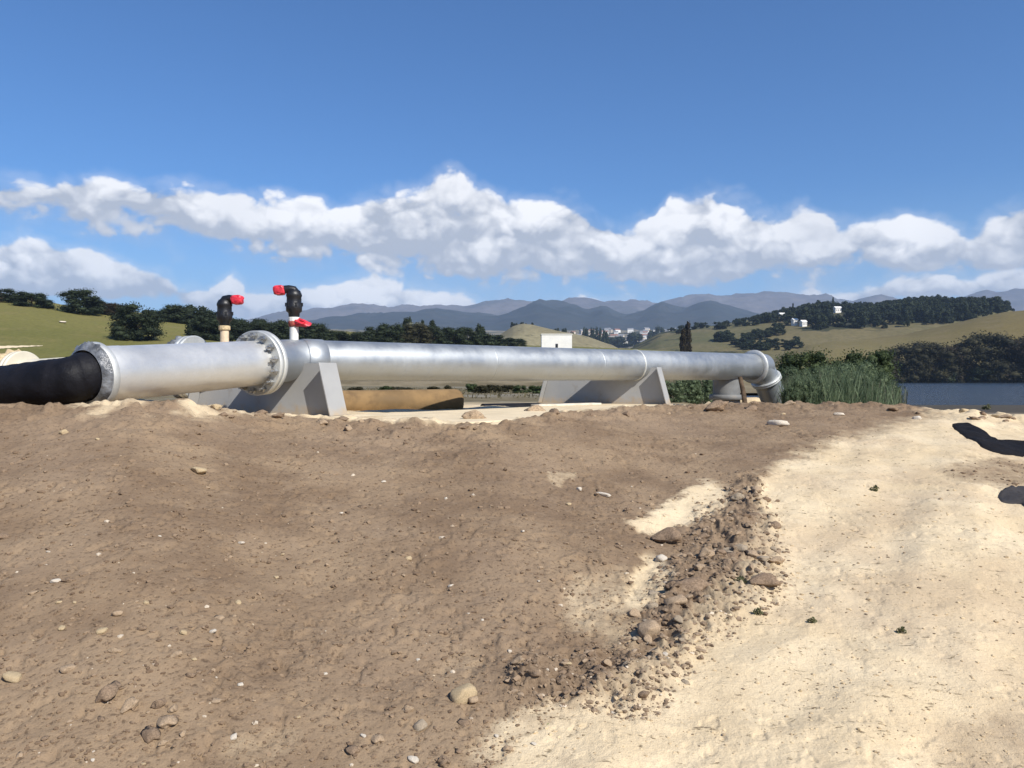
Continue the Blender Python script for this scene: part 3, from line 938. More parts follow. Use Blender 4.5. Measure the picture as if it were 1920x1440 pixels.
# black pipe
bp = [A - dL * .02, A - dL * .10, P(138, 712, 7.99), P(105, 717, 7.98), P(55, 723, 8.04), P(0, 730, 8.2), P(-100, 742, 8.7), P(-240, 756, 9.8), P(-420, 770, 11.4)]
root = thing('black_pipe', (bp[1].x, bp[1].y, -.4), 'black plastic pipe lying on the bare soil, joined to the silver pipeline', 'pipe')
fine_pts = []
for i in range(len(bp) - 1):
    for k in range(10):
        fine_pts.append(bp[i].lerp(bp[i + 1], k / 10))
b = MB(); vs = []
b.tube(fine_pts, [.243 + .014 * max(0, 1 - i / 22) + .005 * float(gnoise(np.array([i * .35]), np.array([.5]), 5)[0]) for i in range(len(fine_pts))], 40, jit=.012, seed=9)
b.build('pipe_barrel', M['black_hdpe'], root)
dB = (A - bp[1]).normalized()
b = MB(); b.lathe(A - dL * .05, dL, [(0, .345), (.008, .352), (.07, .352), (.078, .345)], 64)
b.build('joint_flange', M['flange'], root)
rg = np.random.default_rng(3)
V, T = [], []
nk, ns = 90, 16
for i in range(ns):
    s = i / (ns - 1)
    for k in range(nk):
        th_ = 2 * math.pi * k / nk
        cr = float(gnoise(np.array([math.cos(th_) * 5 + 9]), np.array([math.sin(th_) * 5 + s * 3.0]), 14)[0]) * .55 + float(gnoise(np.array([math.cos(th_) * 13]), np.array([math.sin(th_) * 13 + s * 6]), 15)[0]) * .4
        r = .27 + .072 * s ** .8 + max(-.008, cr * .035 + .006) * min(1, s * 4) * min(1, (1 - s) * 6) * (1.0 if abs(math.cos(th_)) > .5 else 1.8)
        a0, b0, d0 = frame_of(dL)
        cc = A - dL * (.03 + .10 * (1 - s))
        ax = dB.lerp(dL, s).normalized()
        a0, b0, d0 = frame_of(ax)
        p = cc + a0 * math.cos(th_) * r + b0 * math.sin(th_) * r + ax * cr * .05 * s
        V.append((p - root.location)[:])
o = link('plastic_wrap', raw_mesh('plastic_wrap', V, grid_quads(ns, nk, True)), M['wrap'], root)
o['label'] = 'crumpled grey plastic sheeting wrapped round the pipe joint'

# branch pipe behind
q0 = P(-90, 716, 12.7); q1 = B + dR * .35
dQ = (q1 - q0).normalized()
root = thing('branch_pipe', (q0.x, q0.y, -.5), 'cream coated pipe running behind the black pipe and silver pipeline', 'pipe')
b = MB(); b.lathe(q0, dQ, [(0, .285), ((q1 - q0).length - .25, .285)], 64); b.build('pipe_barrel', M['cream_pipe'], root)


def on_branch(px):
    t = (px - CX) / F
    s = (t * q0.y - q0.x) / (dQ.x - t * dQ.y)
    return q0 + dQ * s


for px, mt_, mt2 in ((42, 'cream_pipe', 'stone_sand'), (362, 'flange', 'wrap')):
    c = on_branch(px)
    for off in (-.07, .0):
        b = MB(); fr_ = .41 if px < 100 else .47
        b.lathe(c + dQ * off, dQ, [(0, fr_), (.006, fr_ + .015), (.055, fr_ + .015), (.061, fr_)], 56); b.build('flange_ring', M[mt_], root)
    V = []
    a0, b0, d0 = frame_of(dQ)
    for i in range(14):
        s = i / 13
        for k in range(80):
            th_ = 2 * math.pi * k / 80
            cr = float(gnoise(np.array([math.cos(th_) * 4 + px]), np.array([math.sin(th_) * 4 + s * 3]), 24)[0]) * .6 + float(gnoise(np.array([math.cos(th_) * 11]), np.array([math.sin(th_) * 11 + s * 5 + px]), 25)[0]) * .4
            r = .31 + (.13 if px < 100 else .17) * math.sin(s * math.pi) ** .5 + cr * .08
            V.append((c + dQ * (-.30 + .30 * s) + a0 * math.cos(th_) * r + b0 * math.sin(th_) * r - root.location)[:])
    o = link('plastic_wrap', raw_mesh('plastic_wrap', V, grid_quads(14, 80, True)), M[mt2], root)

# muddy brown pipe behind the slab
m0 = P(560, 758, 13.3); m1 = P(866, 753, 14.4)
dM = (m1 - m0).normalized(); LM = (m1 - m0).length
root = thing('rusty_pipe', (m0.x, m0.y, -.6), 'mud stained brown pipe lying on the ground behind the slab under the pipeline', 'pipe')
b = MB(); b.lathe(m0, dM, [(0, .235), (LM * .4, .232), (LM - .14, .235), (LM - .07, .222), (LM - .02, .18), (LM, .11)], 56, jit=.0015, seed=5)
b.build('pipe_barrel', M['mud_pipe'], root)
h0 = P(905, 765, 15.0); h1 = P(1060, 762, 16.4)  # black tube added to paint in the pipeline's shadow on the ground
b = MB(); b.tube([h0, h0.lerp(h1, .5) + Vector((0, .05, .0)), h1], .085, 16)
tag(link('shadow_strip', b.mesh('shadow_strip', h0), M['black_hdpe'], None, h0), 'thin black strip standing in for the pipe shadow behind the pale slab', 'shadow_strip')


# air valves
def make_valve(base, sc, side, riser, label, rag):
    root = thing('air_valve', base, label, 'valve', 'air valves standing on the pipes')
    b = MB(); b.lathe(base + Vector((0, 0, -.03)), (0, 0, 1), [(0, .062 * sc), (.30 * sc, .060 * sc), (.30 * sc + .03, .060 * sc)], 24)
    b.build('riser', riser, root)
    b = MB(); b.lathe(base + Vector((0, 0, .255 * sc)), (0, 0, 1), [(0, .07 * sc), (.01, .082 * sc), (.06, .082 * sc), (.07, .066 * sc)], 12, smooth=False)
    b.build('collar', M['stone_sand'] if riser is M['rusty_riser'] else M['white_riser'], root)
    z = .33 * sc
    b = MB(); b.lathe(base + Vector((0, 0, z)), (0, 0, 1), [(0, .074 * sc), (.05 * sc, .078 * sc), (.075 * sc, .108 * sc), (.16 * sc, .112 * sc), (.175 * sc, .102 * sc), (.27 * sc, .100 * sc), (.285 * sc, .108 * sc), (.31 * sc, .108 * sc), (.36 * sc, .085 * sc), (.385 * sc, .05 * sc)], 28)
    for k in range(6):
        t = k * math.pi / 3
        b.box(base + Vector((math.cos(t) * .108 * sc, math.sin(t) * .108 * sc, z + .168 * sc)), (.03 * sc, .03 * sc, .05 * sc), Matrix.Rotation(t, 3, 'Z'))
    b.build('valve_body', M['valve_black'], root)
    top = base + Vector((0, 0, z + .325 * sc))
    b = MB(); dx = side
    pts = [top + Vector((-.03 * dx * sc, 0, -.06)), top + Vector((-.025 * dx * sc, 0, .0)), top + Vector((0.01 * dx * sc, 0, .045 * sc)), top + Vector((.07 * dx * sc, -.01, .058 * sc)), top + Vector((.15 * dx * sc, -.02, .050 * sc))]
    b.tube(pts, [.062 * sc, .064 * sc, .064 * sc, .058 * sc, .055 * sc], 18)
    b.build('outlet_elbow', M['valve_black'], root)
    c = top + Vector((.195 * dx * sc, -.025, .040 * sc))
    V, T = ICO[3]
    v = V.copy(); nz = fbm(v[:, 0] * 2.2 + v[:, 2] * 1.3 + sc * 5, v[:, 1] * 2.2 - v[:, 2] * 1.7, 3, 33)
    v = np.sign(v) * np.abs(v) ** .6 * (1 + nz[:, None] * .25)
    v = v * np.array([.085, .07, .068]) * sc
    o = link('red_cap', raw_mesh('red_cap', v + np.array((c - base)[:]), T, False), M['red_tape'], root)
    if rag:
        v = V.copy(); nz = fbm(v[:, 0] * 2.0 + 4, v[:, 1] * 2 - v[:, 2] * 2.4, 4, 37)
        v = v * (1 + nz[:, None] * .8) * np.array([.13, .07, .05]) + np.array([.12, -.04, .255])
        v[:, 2] -= np.clip(v[:, 0] - .1, 0, 1) * .25
        link('red_tape', raw_mesh('red_tape', v, T, False), M['red_tape'], root)
        b = MB(); b.lathe(base + Vector((0, 0, .19)), (0, 0, 1), [(0, .064), (.02, .078), (.09, .08), (.11, .066)], 20, jit=.08, seed=3); b.build('brown_tape', M['rag'], root)
    return root


v1 = on_branch(421); v1 = Vector((v1.x, v1.y, v1.z + .27))
make_valve(v1, 1.03, 1, M['rusty_riser'], 'black air valve on a rust stained riser, red cap pointing right', False)
v2 = B + dR * .05; v2 = Vector((v2.x, v2.y, B.z + PR - .01))
make_valve(v2, 1.02, -1, M['white_riser'], 'black air valve on a white riser, red cap pointing left', True)

# thin dark sheets standing in for cast shadows at the right edge
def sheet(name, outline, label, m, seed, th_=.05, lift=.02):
    """a thin dark sheet in place of a cast shadow, lying on the ground inside an outline of ground points"""
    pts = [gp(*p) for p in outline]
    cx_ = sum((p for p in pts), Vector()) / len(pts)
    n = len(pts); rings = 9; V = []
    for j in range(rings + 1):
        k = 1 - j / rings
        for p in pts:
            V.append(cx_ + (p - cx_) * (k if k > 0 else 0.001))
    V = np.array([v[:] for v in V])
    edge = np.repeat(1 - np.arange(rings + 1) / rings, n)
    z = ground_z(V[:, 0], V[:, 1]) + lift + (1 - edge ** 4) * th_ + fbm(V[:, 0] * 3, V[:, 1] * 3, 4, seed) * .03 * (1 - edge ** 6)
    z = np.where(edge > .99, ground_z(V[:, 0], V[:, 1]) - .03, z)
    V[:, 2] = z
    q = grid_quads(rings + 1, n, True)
    return tag(link(name, raw_mesh(name, V - np.array(cx_[:]), q), m, None, cx_), label, 'shadow sheet')


def smooth_outline(pts, k=5):
    out = []
    n = len(pts)
    for i in range(n):
        p0, p1, p2, p3 = [np.array(pts[(i + j) % n], float) for j in (-1, 0, 1, 2)]
        for s in range(k):
            t = s / k
            out.append(tuple(.5 * ((2 * p1) + (-p0 + p2) * t + (2 * p0 - 5 * p1 + 4 * p2 - p3) * t * t + (-p0 + 3 * p1 - 3 * p2 + p3) * t ** 3)))
    return out


sheet('painted_shadow', smooth_outline([(1779, 794), (1795, 790), (1818, 794), (1838, 805), (1855, 820), (1875, 826), (1910, 828), (1960, 830), (2000, 838), (1990, 856), (1940, 858), (1895, 856), (1850, 848), (1820, 832), (1797, 814)]),
      'black painted shadow on the pale sand beside the lake bank', M['shadow_black'], 6, .012, .012)
sheet('painted_shadow_grey', smooth_outline([(1868, 925), (1885, 913), (1915, 909), (1960, 908), (1990, 930), (1970, 962), (1925, 952), (1915, 944), (1885, 942), (1872, 938)]),
      'dark grey painted shadow on the sand below the black one', M['matt_dark'], 8, .01, .008)

# ------------------------------------------------------------------ stones and clods
def stone_mesh(name, seed, sub, rough, flat, angular=0.0):
    V, T = ICO[sub]
    v = V.copy()
    n = fbm(v[:, 0] * 1.1 + seed * 7.1 + v[:, 2] * .8, v[:, 1] * 1.1 - v[:, 2] * .9 + seed, 4, seed, .55)
    v = v * (1 + n[:, None] * rough)
    n2 = fbm(v[:, 0] * 3.7 + seed, v[:, 1] * 3.7 + v[:, 2] * 3.1, 3, seed + 50, .6)
    v = v * (1 + n2[:, None] * rough * .35)
    if angular:
        rg = np.random.default_rng(seed)
        for _ in range(9):
            d = rg.normal(size=3); d /= np.linalg.norm(d)
            h = rg.uniform(.45, .8)
            e = v @ d
            v = v - np.outer(np.clip(e - h, 0, None), d) * angular
    v[:, 2] *= flat
    return raw_mesh(name, v, T, True)


PEB = [stone_mesh('stone', i, 3, .45, .62, .8) for i in range(5)]
CLD = [stone_mesh('clod', 20 + i, 3, 1.05, .72, .85) for i in range(6)]


STC = {}
ORD = 'first second third fourth fifth sixth seventh eighth ninth tenth eleventh twelfth thirteenth fourteenth fifteenth sixteenth seventeenth eighteenth nineteenth twentieth'.split()
ORD += ['twenty-' + q for q in ORD[:9]] + ['thirtieth']
MARKS = [(862, 1307, 'large yellow boulder'), (370, 882, 'lone tan stone'), (200, 1312, 'largest left clod'), (27, 1273, 'oblong yellow stone'), (193, 1190, 'upright yellowish stone'),
         (439, 1383, 'white angular stone'), (790, 1362, 'grey sunken block'), (1130, 928, 'flat white stone'), (1250, 1012, 'smooth domed clod'), (1294, 1117, 'long low clod'),
         (1428, 1108, 'overhanging dark clod'), (1225, 1232, 'round white stone'), (1455, 990, 'lone stone on the sand'), (1523, 1172, 'dry weed on the sand'), (640, 780, 'first pipe support'),
         (1240, 765, 'second pipe support'), (1390, 760, 'leaning stake'), (880, 795, 'end of the brown pipe'), (1020, 775, 'timber plank'), (1600, 765, 'green reeds'), (1800, 785, 'black painted shadow'),
         (490, 780, 'bolted flange'), (170, 770, 'wrapped pipe joint'), (600, 1060, 'middle of the bank'), (118, 813, 'small yellow stone')]
USED = {}


def near(what, px, py):
    d, nx, ny, nm = min((abs(px - mx) + 1.6 * abs(py - my), mx, my, n) for mx, my, n in MARKS)
    side = ('above' if py < ny else 'below') if 1.6 * abs(py - ny) > abs(px - nx) else ('left of' if px < nx else 'right of')
    if d < 45: side = 'close beside'
    elif d > 190: side = 'well ' + side
    return f'{what} {side} the {nm}'


def sized(w_, lo, hi):
    return 'tiny' if w_ < lo else ('small' if w_ < hi else 'bigger')


COLN = {'stone_white': 'white', 'stone_sand': 'pale yellow', 'stone_brown': 'brown', 'stone_tan': 'tan', 'stone_grey': 'grey'}


def place_stone(px, py, w, m, label, group, clod=False, asp=1.0, cat='stone', sink=.25):
    p = gp(px, py)
    src = (CLD if clod else PEB)[random.randrange(5)]
    key = (src.name, m)
    if key not in STC:
        STC[key] = src.copy(); STC[key].materials.append(M[m])
    me = STC[key]
    r = .5 * w / F * p.y
    o = link('clod' if clod else 'stone', me, None, None, p + Vector((0, 0, r * .62 * (1 - 2 * sink) * .6)))
    o.scale = (r * asp, r, r * random.uniform(.85, 1.25))
    o.rotation_euler = (random.uniform(-.25, .25), random.uniform(-.25, .25), random.uniform(-.5, .5) if asp != 1 else random.uniform(0, 6.28))
    return tag(o, label, cat, group)


GW = 'white pebbles scattered on the brown soil'
GN = 'notable stones on the bare earth'
for args in [
    (118, 813, 19, 'stone_sand', 'small yellow stone on brown soil below the black pipe joint', 1.0),
    (370, 882, 32, 'stone_sand', 'tan stone lying alone on brown soil below the bolted flange', 1.3),
    (27, 1273, 34, 'stone_sand', 'oblong pale yellow stone at the left edge of the brown soil', 1.3),
    (123, 1264, 30, 'stone_tan', 'flat tan stone right of the oblong pale yellow stone', 1.1),
    (862, 1307, 62, 'stone_sand', 'large yellow boulder on brown soil, biggest pale stone on the bank', .95),
    (886, 1313, 34, 'stone_tan', 'tan stone leaning against the large yellow boulder', .8),
    (193, 1190, 30, 'stone_sand', 'upright yellowish stone among clods on the left brown soil', .8),
    (222, 1160, 24, 'stone_tan', 'tan clod just above the upright yellowish stone', 1.0),
    (439, 1383, 22, 'stone_white', 'white angular stone near the bottom edge of the brown soil', .8),
    (1458, 797, 28, 'stone_white', 'large white stone on the brown rim below the downturned pipe end', 1.5),
    (1243, 1050, 30, 'stone_white', 'white stone beside the broken clods at the sand boundary', 1.0),
    (1225, 1232, 20, 'stone_white', 'round white stone among the lower broken clods', 1.0),
    (773, 1424, 22, 'stone_white', 'bright white pebble at the bottom of the brown soil', 1.2),
    (1455, 990, 30, 'stone_brown', 'lone brown stone on the pale sand beside the clods', .9),
    (790, 1362, 36, 'stone_grey', 'grey block half sunk in a crack of the brown soil', .9),
    (1211, 1208, 44, 'stone_tan', 'rounded tan stone in the middle of the lower clods', 1.1),
    (1270, 1152, 42, 'stone_tan', 'pale tan slab of earth among the broken clods', 1.3),
    (1130, 928, 22, 'stone_white', 'flat white stone on brown soil above the pale sand tongue', 1.5),
    (5, 1004, 26, 'stone_brown', 'dark brown clod at the left edge of the soil', 1.1),
    (1717, 786, 18, 'stone_white', 'white stone on the rim beside the reeds', 1.0),
    (1809, 772, 18, 'stone_sand', 'yellow stone on the rim before the lake', 1.1),
    (1871, 781, 20, 'stone_sand', 'yellow stone on the rim right above the black painted shadow', 1.2),
    (1572, 779, 16, 'stone_white', 'pale flat stone on the brown rim below the reeds', 1.5),
    (1400, 752, 40, 'stone_sand', 'sandy mound at the foot of the leaning stake', 1.6),
]:
    place_stone(*args[:5], GN, False, args[5])
for (px, py, w_) in [(184, 827, 9), (452, 1021, 13), (529, 1037, 9), (518, 1083, 10), (106, 1100, 17), (111, 1140, 10), (140, 1140, 8), (448, 1136, 15), (767, 1052, 17), (844, 1097, 13), (784, 1231, 9),
                     (1066, 1271, 15), (1025, 1272, 10), (173, 1430, 10), (452, 1294, 12), (270, 1430, 12), (275, 1137, 12), (117, 1185, 18), (345, 1197, 15), (397, 1190, 13), (1085, 915, 13), (1065, 943, 13), (1207, 1236, 15), (1246, 1247, 15),
                     (640, 960, 8), (720, 905, 9), (835, 935, 8), (980, 1003, 9), (1010, 1095, 8), (905, 1165, 8), (610, 1265, 9), (560, 1350, 10), (300, 1010, 8), (60, 1205, 10), (90, 1040, 8), (365, 1245, 9), (680, 1380, 12), (930, 1380, 12), (1000, 1400, 11),
                     (1150, 1345, 10), (955, 1222, 11), (1469, 775, 11), (1500, 1300, 8), (1610, 1390, 9)]:
    q_ = random.choice(['stone_white', 'stone_white', 'stone_sand'])
    place_stone(px, py, w_, q_, near(f'{sized(w_, 9.5, 13)} {COLN[q_]} pebble', px, py), GW, False, random.choice([1.0, 1.2, .9]))
for args in [
    (200, 1312, 50, 'stone_brown', 'large rounded brown clod, biggest of the clods on the left soil', 1.0),
    (241, 1327, 38, 'stone_tan', 'tan rounded clod touching the largest clod on the left', 1.0),
    (300, 1326, 28, 'stone_brown', 'round brown clod between pale stones on the left soil', 1.0),
    (325, 1335, 22, 'stone_tan', 'small tan clod beside the round brown clod', 1.0),
    (311, 1355, 40, 'stone_tan', 'low tan clod below the round brown clod', 1.25),
    (282, 1382, 32, 'stone_brown', 'brown clod near the bottom left of the soil', 1.2),
    (707, 1384, 28, 'stone_tan', 'tan clod left of the grey block at the bottom', 1.1),
    (661, 1407, 26, 'stone_brown', 'dark clod at the bottom edge left of the white pebble', 1.0),
    (833, 1428, 30, 'stone_brown', 'brown clod with a dark hollow at the bottom edge', 1.0),
    (952, 1405, 20, 'stone_tan', 'tan clod on the sandy gravel at the bottom edge', 1.0),
    (1250, 1014, 54, 'stone_brown', 'smooth domed brown clod at the top of the broken clods', 1.15),
    (1294, 1117, 44, 'stone_brown', 'long low brown clod across the broken clods', 1.9),
    (1430, 1108, 52, 'stone_brown', 'overhanging dark clod at the sand side of the broken clods', 1.2),
    (798, 790, 30, 'stone_brown', 'dark clod on the rim in front of the muddy brown pipe', 1.0),
    (892, 791, 34, 'stone_tan', 'tan clod on the rim in front of the slab', 1.5),
    (1337, 771, 44, 'stone_brown', 'large crumbling dark clod on the rim below the pedestal', 1.1),
    (1003, 776, 40, 'stone_tan', 'tan clod on the rim by the timber plank', 1.3),
    (214, 752, 26, 'stone_sand', 'sandy clod on the rim under the silver pipe end', 1.2),
    (405, 770, 22, 'stone_sand', 'sandy clod on the rim in front of the first support', 1.1),
    (125, 758, 24, 'stone_sand', 'sandy clod on the rim against the black pipe', 1.3),
]:
    place_stone(*args[:5], 'notable clods of earth', True, args[5], 'clod')
cnt = 0
while cnt < 150:
    i = random.randrange(len(BAND) - 1); u = random.random()
    (x0, y0, w0), (x1, y1, w1) = BAND[i], BAND[i + 1]
    px = x0 + u * (x1 - x0) + random.gauss(0, .62) * (w0 + u * (w1 - w0)); py = y0 + u * (y1 - y0) + random.gauss(0, .35) * w0
    w_ = random.choice([8, 9, 10, 11, 12, 14, 16, 20, 26])
    q_ = random.choice(['stone_brown', 'stone_brown', 'stone_tan', 'stone_tan', 'stone_grey'])
    place_stone(px, py, w_, q_, near(f'{sized(w_, 10, 17)} {COLN[q_]} clod in the turned earth', px, py), 'clods in the band of turned earth', True, random.choice([1, 1.2, 1.4, .9]), 'clod', .32)
    cnt += 1
for k in range(46):
    px = random.uniform(380, 1900); 
    py = float(np.interp(px, RIM[:, 0], RIM[:, 2])) + random.uniform(1, 16)
    w_ = random.choice([8, 10, 12, 16, 20]); q_ = random.choice(['stone_brown', 'stone_brown', 'stone_tan'])
    place_stone(px, py, w_, q_, near(f'{sized(w_, 9, 14)} {COLN[q_]} clod on the rim', px, py), 'clods along the rim', True, random.choice([1, 1.3, 1.6]), 'clod', .3)
for k in range(90):
    py = random.uniform(830, 1435); px = random.uniform(0, 1350 - (py - 830) * .8)
    w_ = random.choice([7, 8, 10, 12, 14, 18]) * (.6 + .5 * (py - 800) / 600); q_ = random.choice(['stone_brown', 'stone_brown', 'stone_tan'])
    place_stone(px, py, w_, q_, near(f'{sized(w_, 7.5, 12)} {COLN[q_]} clod on brown soil', px, py), 'small clods on the brown soil', True, random.choice([1, 1.3, 1.6]), 'clod', .35)

# grit too fine to count
def scatter_grit(name, n, seed, sand_side, smin, smax, tints, m, lab, many=3):
    rg = np.random.default_rng(seed)
    py = 800 + 640 * rg.random(n * many) ** .8; px = rg.uniform(-80, 2000, n * many)
    # solve the ground hit on a coarse table
    d = np.geomspace(2.3, 14, 400)
    t = (px - CX) / F
    best = np.full(len(px), 3.0)
    for dd in d[::-1]:
        z = ground_base(t * dd, np.full(len(t), dd))
        hit = (HZ - z / dd * F) <= py
        best = np.where(hit, dd, best)
    X = t * best; Y = best
    zb = ground_base(X, Y)
    s, c, *_ = soil_masks(X, Y, zb)
    keep = ((s > .12) & (s < .62) & (c < .3)) if sand_side == 'edge' else (c > .12) if sand_side is None else ((s > .55) if sand_side else (s < .6))
    X, Y, s, c = X[keep][:n], Y[keep][:n], s[keep][:n], c[keep][:n]
    Z = zb[keep][:n] + ground_detail(X, Y, s, c)
    V, T = ICO[1]
    keepv = V
    k = len(X)
    r = (smin + (smax - smin) * rg.random(k) ** 3.2) * np.clip(Y / 5.0, .62, 1.25)
    r = r * (1 + .5 * (c > .2))
    sc3 = np.stack([r * rg.uniform(.8, 1.5, k), r * rg.uniform(.8, 1.2, k), r * rg.uniform(.5, .8, k)], -1)
    ang = rg.uniform(0, 6.28, k)
    jit = 1 + rg.uniform(-.28, .28, (k, len(V), 1))
    v = V[None] * jit * sc3[:, None]
    cx_, sx_ = np.cos(ang)[:, None], np.sin(ang)[:, None]
    vx = v[..., 0] * cx_ - v[..., 1] * sx_ + X[:, None]; vy = v[..., 0] * sx_ + v[..., 1] * cx_ + Y[:, None]
    vz = v[..., 2] + (Z + r * .12)[:, None]
    VV = np.stack([vx, vy, vz], -1).reshape(-1, 3)
    TT = (T[None] + (np.arange(k) * len(V))[:, None, None]).reshape(-1, 3)
    me = raw_mesh(name, VV, TT, False)
    fattr(me, 'tint', np.repeat(rg.random(k), len(V)))
    return tag(link(name, me, m), lab, kind='stuff')


def grit_mat(name, a, b, hi):
    m, t = mat(name)
    f = t.n('ShaderNodeAttribute', {'attribute_name': 'tint'}).outputs['Fac']
    c = t.mix(f, a, b)
    c = t.mix(t.ramp(f, .975, .985), c, hi)
    t.out(t.n('ShaderNodeBsdfPrincipled', Base_Color=c, Roughness=.95, Specular_IOR_Level=.1).outputs[0])
    return m


scatter_grit('gravel', 7000, 5, False, .003, .019, None, grit_mat('brown_grit', (.155, .105, .068), (.275, .196, .128), (.50, .42, .32)), 'fine crumbs of brown earth and grit')
scatter_grit('gravel', 1500, 6, True, .003, .014, None, grit_mat('sand_grit', (.36, .27, .17), (.62, .49, .31), (.22, .16, .10)), 'fine crumbs of pale sand and grit')
scatter_grit('gravel', 3000, 7, None, .003, .015, None, grit_mat('band_crumbs', (.17, .12, .08), (.31, .23, .155), (.55, .46, .35)), 'crumbs of broken earth in the band of turned earth', 14)
scatter_grit('gravel', 2400, 9, 'edge', .003, .014, None, grit_mat('edge_crumbs', (.16, .112, .072), (.29, .21, .135), (.55, .45, .32)), 'crumbs of brown earth spilled along the edge of the sand', 8)
scatter_grit('gravel', 420, 8, True, .003, .0095, None, grit_mat('dark_crumbs', (.16, .12, .08), (.30, .225, .15), (.2, .2, .1)), 'dark crumbs of earth strewn over the pale sand')

# ------------------------------------------------------------------ plants
def leaves(centres, radii, n_per, size, seed, squash=.8, spread=.5):
    rg = np.random.default_rng(seed)
    C = np.repeat(np.array(centres), n_per, 0); Rr = np.repeat(np.array(radii), n_per)
    k = len(C)
    d = rg.normal(size=(k, 3)); d /= np.linalg.norm(d, axis=1)[:, None]
    pos = C + d * (Rr * (.55 + spread * rg.random(k) ** .6))[:, None] * np.array([1, 1, squash])
    n = d * .7 + rg.normal(size=(k, 3)) * .6; n /= np.linalg.norm(n, axis=1)[:, None]
    u = np.cross(n, rg.normal(size=(k, 3))); u /= np.linalg.norm(u, axis=1)[:, None] + 1e-9
    v = np.cross(n, u)
    s = size * rg.uniform(.6, 1.4, k)[:, None]
    q = np.stack([pos - u * s, pos + v * s * .55, pos + u * s, pos - v * s * .55], 1)
    return q.reshape(-1, 3), np.arange(k * 4).reshape(-1, 4)


def crown(seed, shape='round', clumps=26, n_per=70, leaf=.035):
    """unit crown: about 1 wide, from z 0.06 to 1"""
    rg = np.random.default_rng(seed)
    cs, rr = [], []
    for i in range(clumps):
        th_ = rg.uniform(0, 6.28); h = rg.random()
        if shape == 'round':
            z = .16 + .72 * h; w_ = .36 * math.sqrt(max(.05, 1 - ((z - .42) / .56) ** 2))
        elif shape == 'bush':
            z = .08 + .78 * h; w_ = .40 * math.sqrt(max(.05, 1 - ((z - .34) / .66) ** 2))
        elif shape == 'tall':
            z = .12 + .8 * h; w_ = .26 * (1.05 - h) ** .6
        else:
            z = .12 + .6 * h; w_ = .44 * (1 - .45 * h)
        q = w_ * rg.uniform(.35, 1) ** .6
        cs.append((math.cos(th_) * q, math.sin(th_) * q, z)); rr.append(rg.uniform(.11, .19) * (.75 if shape in ('tall', 'bush') else 1))
    V, Q = leaves(cs, rr, n_per, leaf, seed + 1, .8, .95 if shape == 'bush' else .6)
    VV = [V]; tri = []
    off = len(V)
    iv, it = ICO[1]
    for c, r in zip(cs, rr):
        jit = 1 + rg.uniform(-.22, .22, (len(iv), 1))
        VV.append(iv * jit * r * .72 * np.array([1, 1, .8]) + np.array(c)); tri.append(it + off); off += len(iv)
    V = np.concatenate(VV)
    T = np.concatenate(tri)
    quads = np.concatenate([Q, np.stack([T[:, 0], T[:, 1], T[:, 2], T[:, 2]], -1)])
    return V, quads, T, Q


def crown_mesh(name, *a, **k):
    V, _, T, Q = crown(*a, **k)
    me = bpy.data.meshes.new(name)
    me.vertices.add(len(V)); me.vertices.foreach_set('co', V.astype(np.float32).ravel())
    idx = np.concatenate([Q.ravel(), T.ravel()]).astype(np.int32)
    st = np.concatenate([np.arange(len(Q)) * 4, len(Q) * 4 + np.arange(len(T)) * 3]).astype(np.int32)
    me.loops.add(len(idx)); me.loops.foreach_set('vertex_index', idx)
    me.polygons.add(len(st)); me.polygons.foreach_set('loop_start', st)
    me.update(calc_edges=True); me.validate()
    return me


def trunk_mesh():
    b = MB()
    b.tube([(0, 0, -.06), (.01, 0, .12), (0, .01, .32), (-.01, 0, .6)], [.035, .028, .022, .008], 8)
    for k in range(5):
        t = k * 1.26
        b.tube([(0, 0, .16 + k * .05), (math.cos(t) * .12, math.sin(t) * .12, .3 + k * .06), (math.cos(t) * .26, math.sin(t) * .26, .42 + k * .06)], [.014, .009, .004], 5)
    return b.mesh('trunk')


TRUNK = trunk_mesh(); TRUNK.materials.append(M['bark'])
CROWNS = {}
for sh, cnt_, np_, lf in (('round', 34, 85, .034), ('wide', 34, 85, .034), ('tall', 30, 75, .034), ('bush', 70, 130, .017)):
    CROWNS[sh] = [crown_mesh('crown', 50 + 7 * i + len(sh), sh, cnt_, np_, lf) for i in range(4)]
CR = {}


def tree(p, w_, h, sh, m, label, group=None, cat='tree', name='tree', trunk=True):
    i = random.randrange(4)
    key = (sh, i, m)
    if key not in CR:
        me = CROWNS[sh][i].copy(); me.materials.append(M[m]); CR[key] = me
    root = thing(name, p, label, cat, group)
    root.scale = (w_, w_, h)
    root.rotation_euler = (0, 0, random.uniform(0, 6.28))
    o = link('crown', CR[key], None, root)
    if trunk: link('trunk', TRUNK, None, root)
    return root


def ptree(p, wpx, top, m, label, group=None, sh='round', cat='tree', name='tree', trunk=True, drop=.0):
    """tree standing at p whose crown is wpx wide and whose tip is seen at row top"""
    h = (HZ - top) / F * p.y - p.z + drop
    return tree(p - Vector((0, 0, drop)), wpx / F * p.y, max(h, .3), sh, m, label, group, cat, name, trunk)


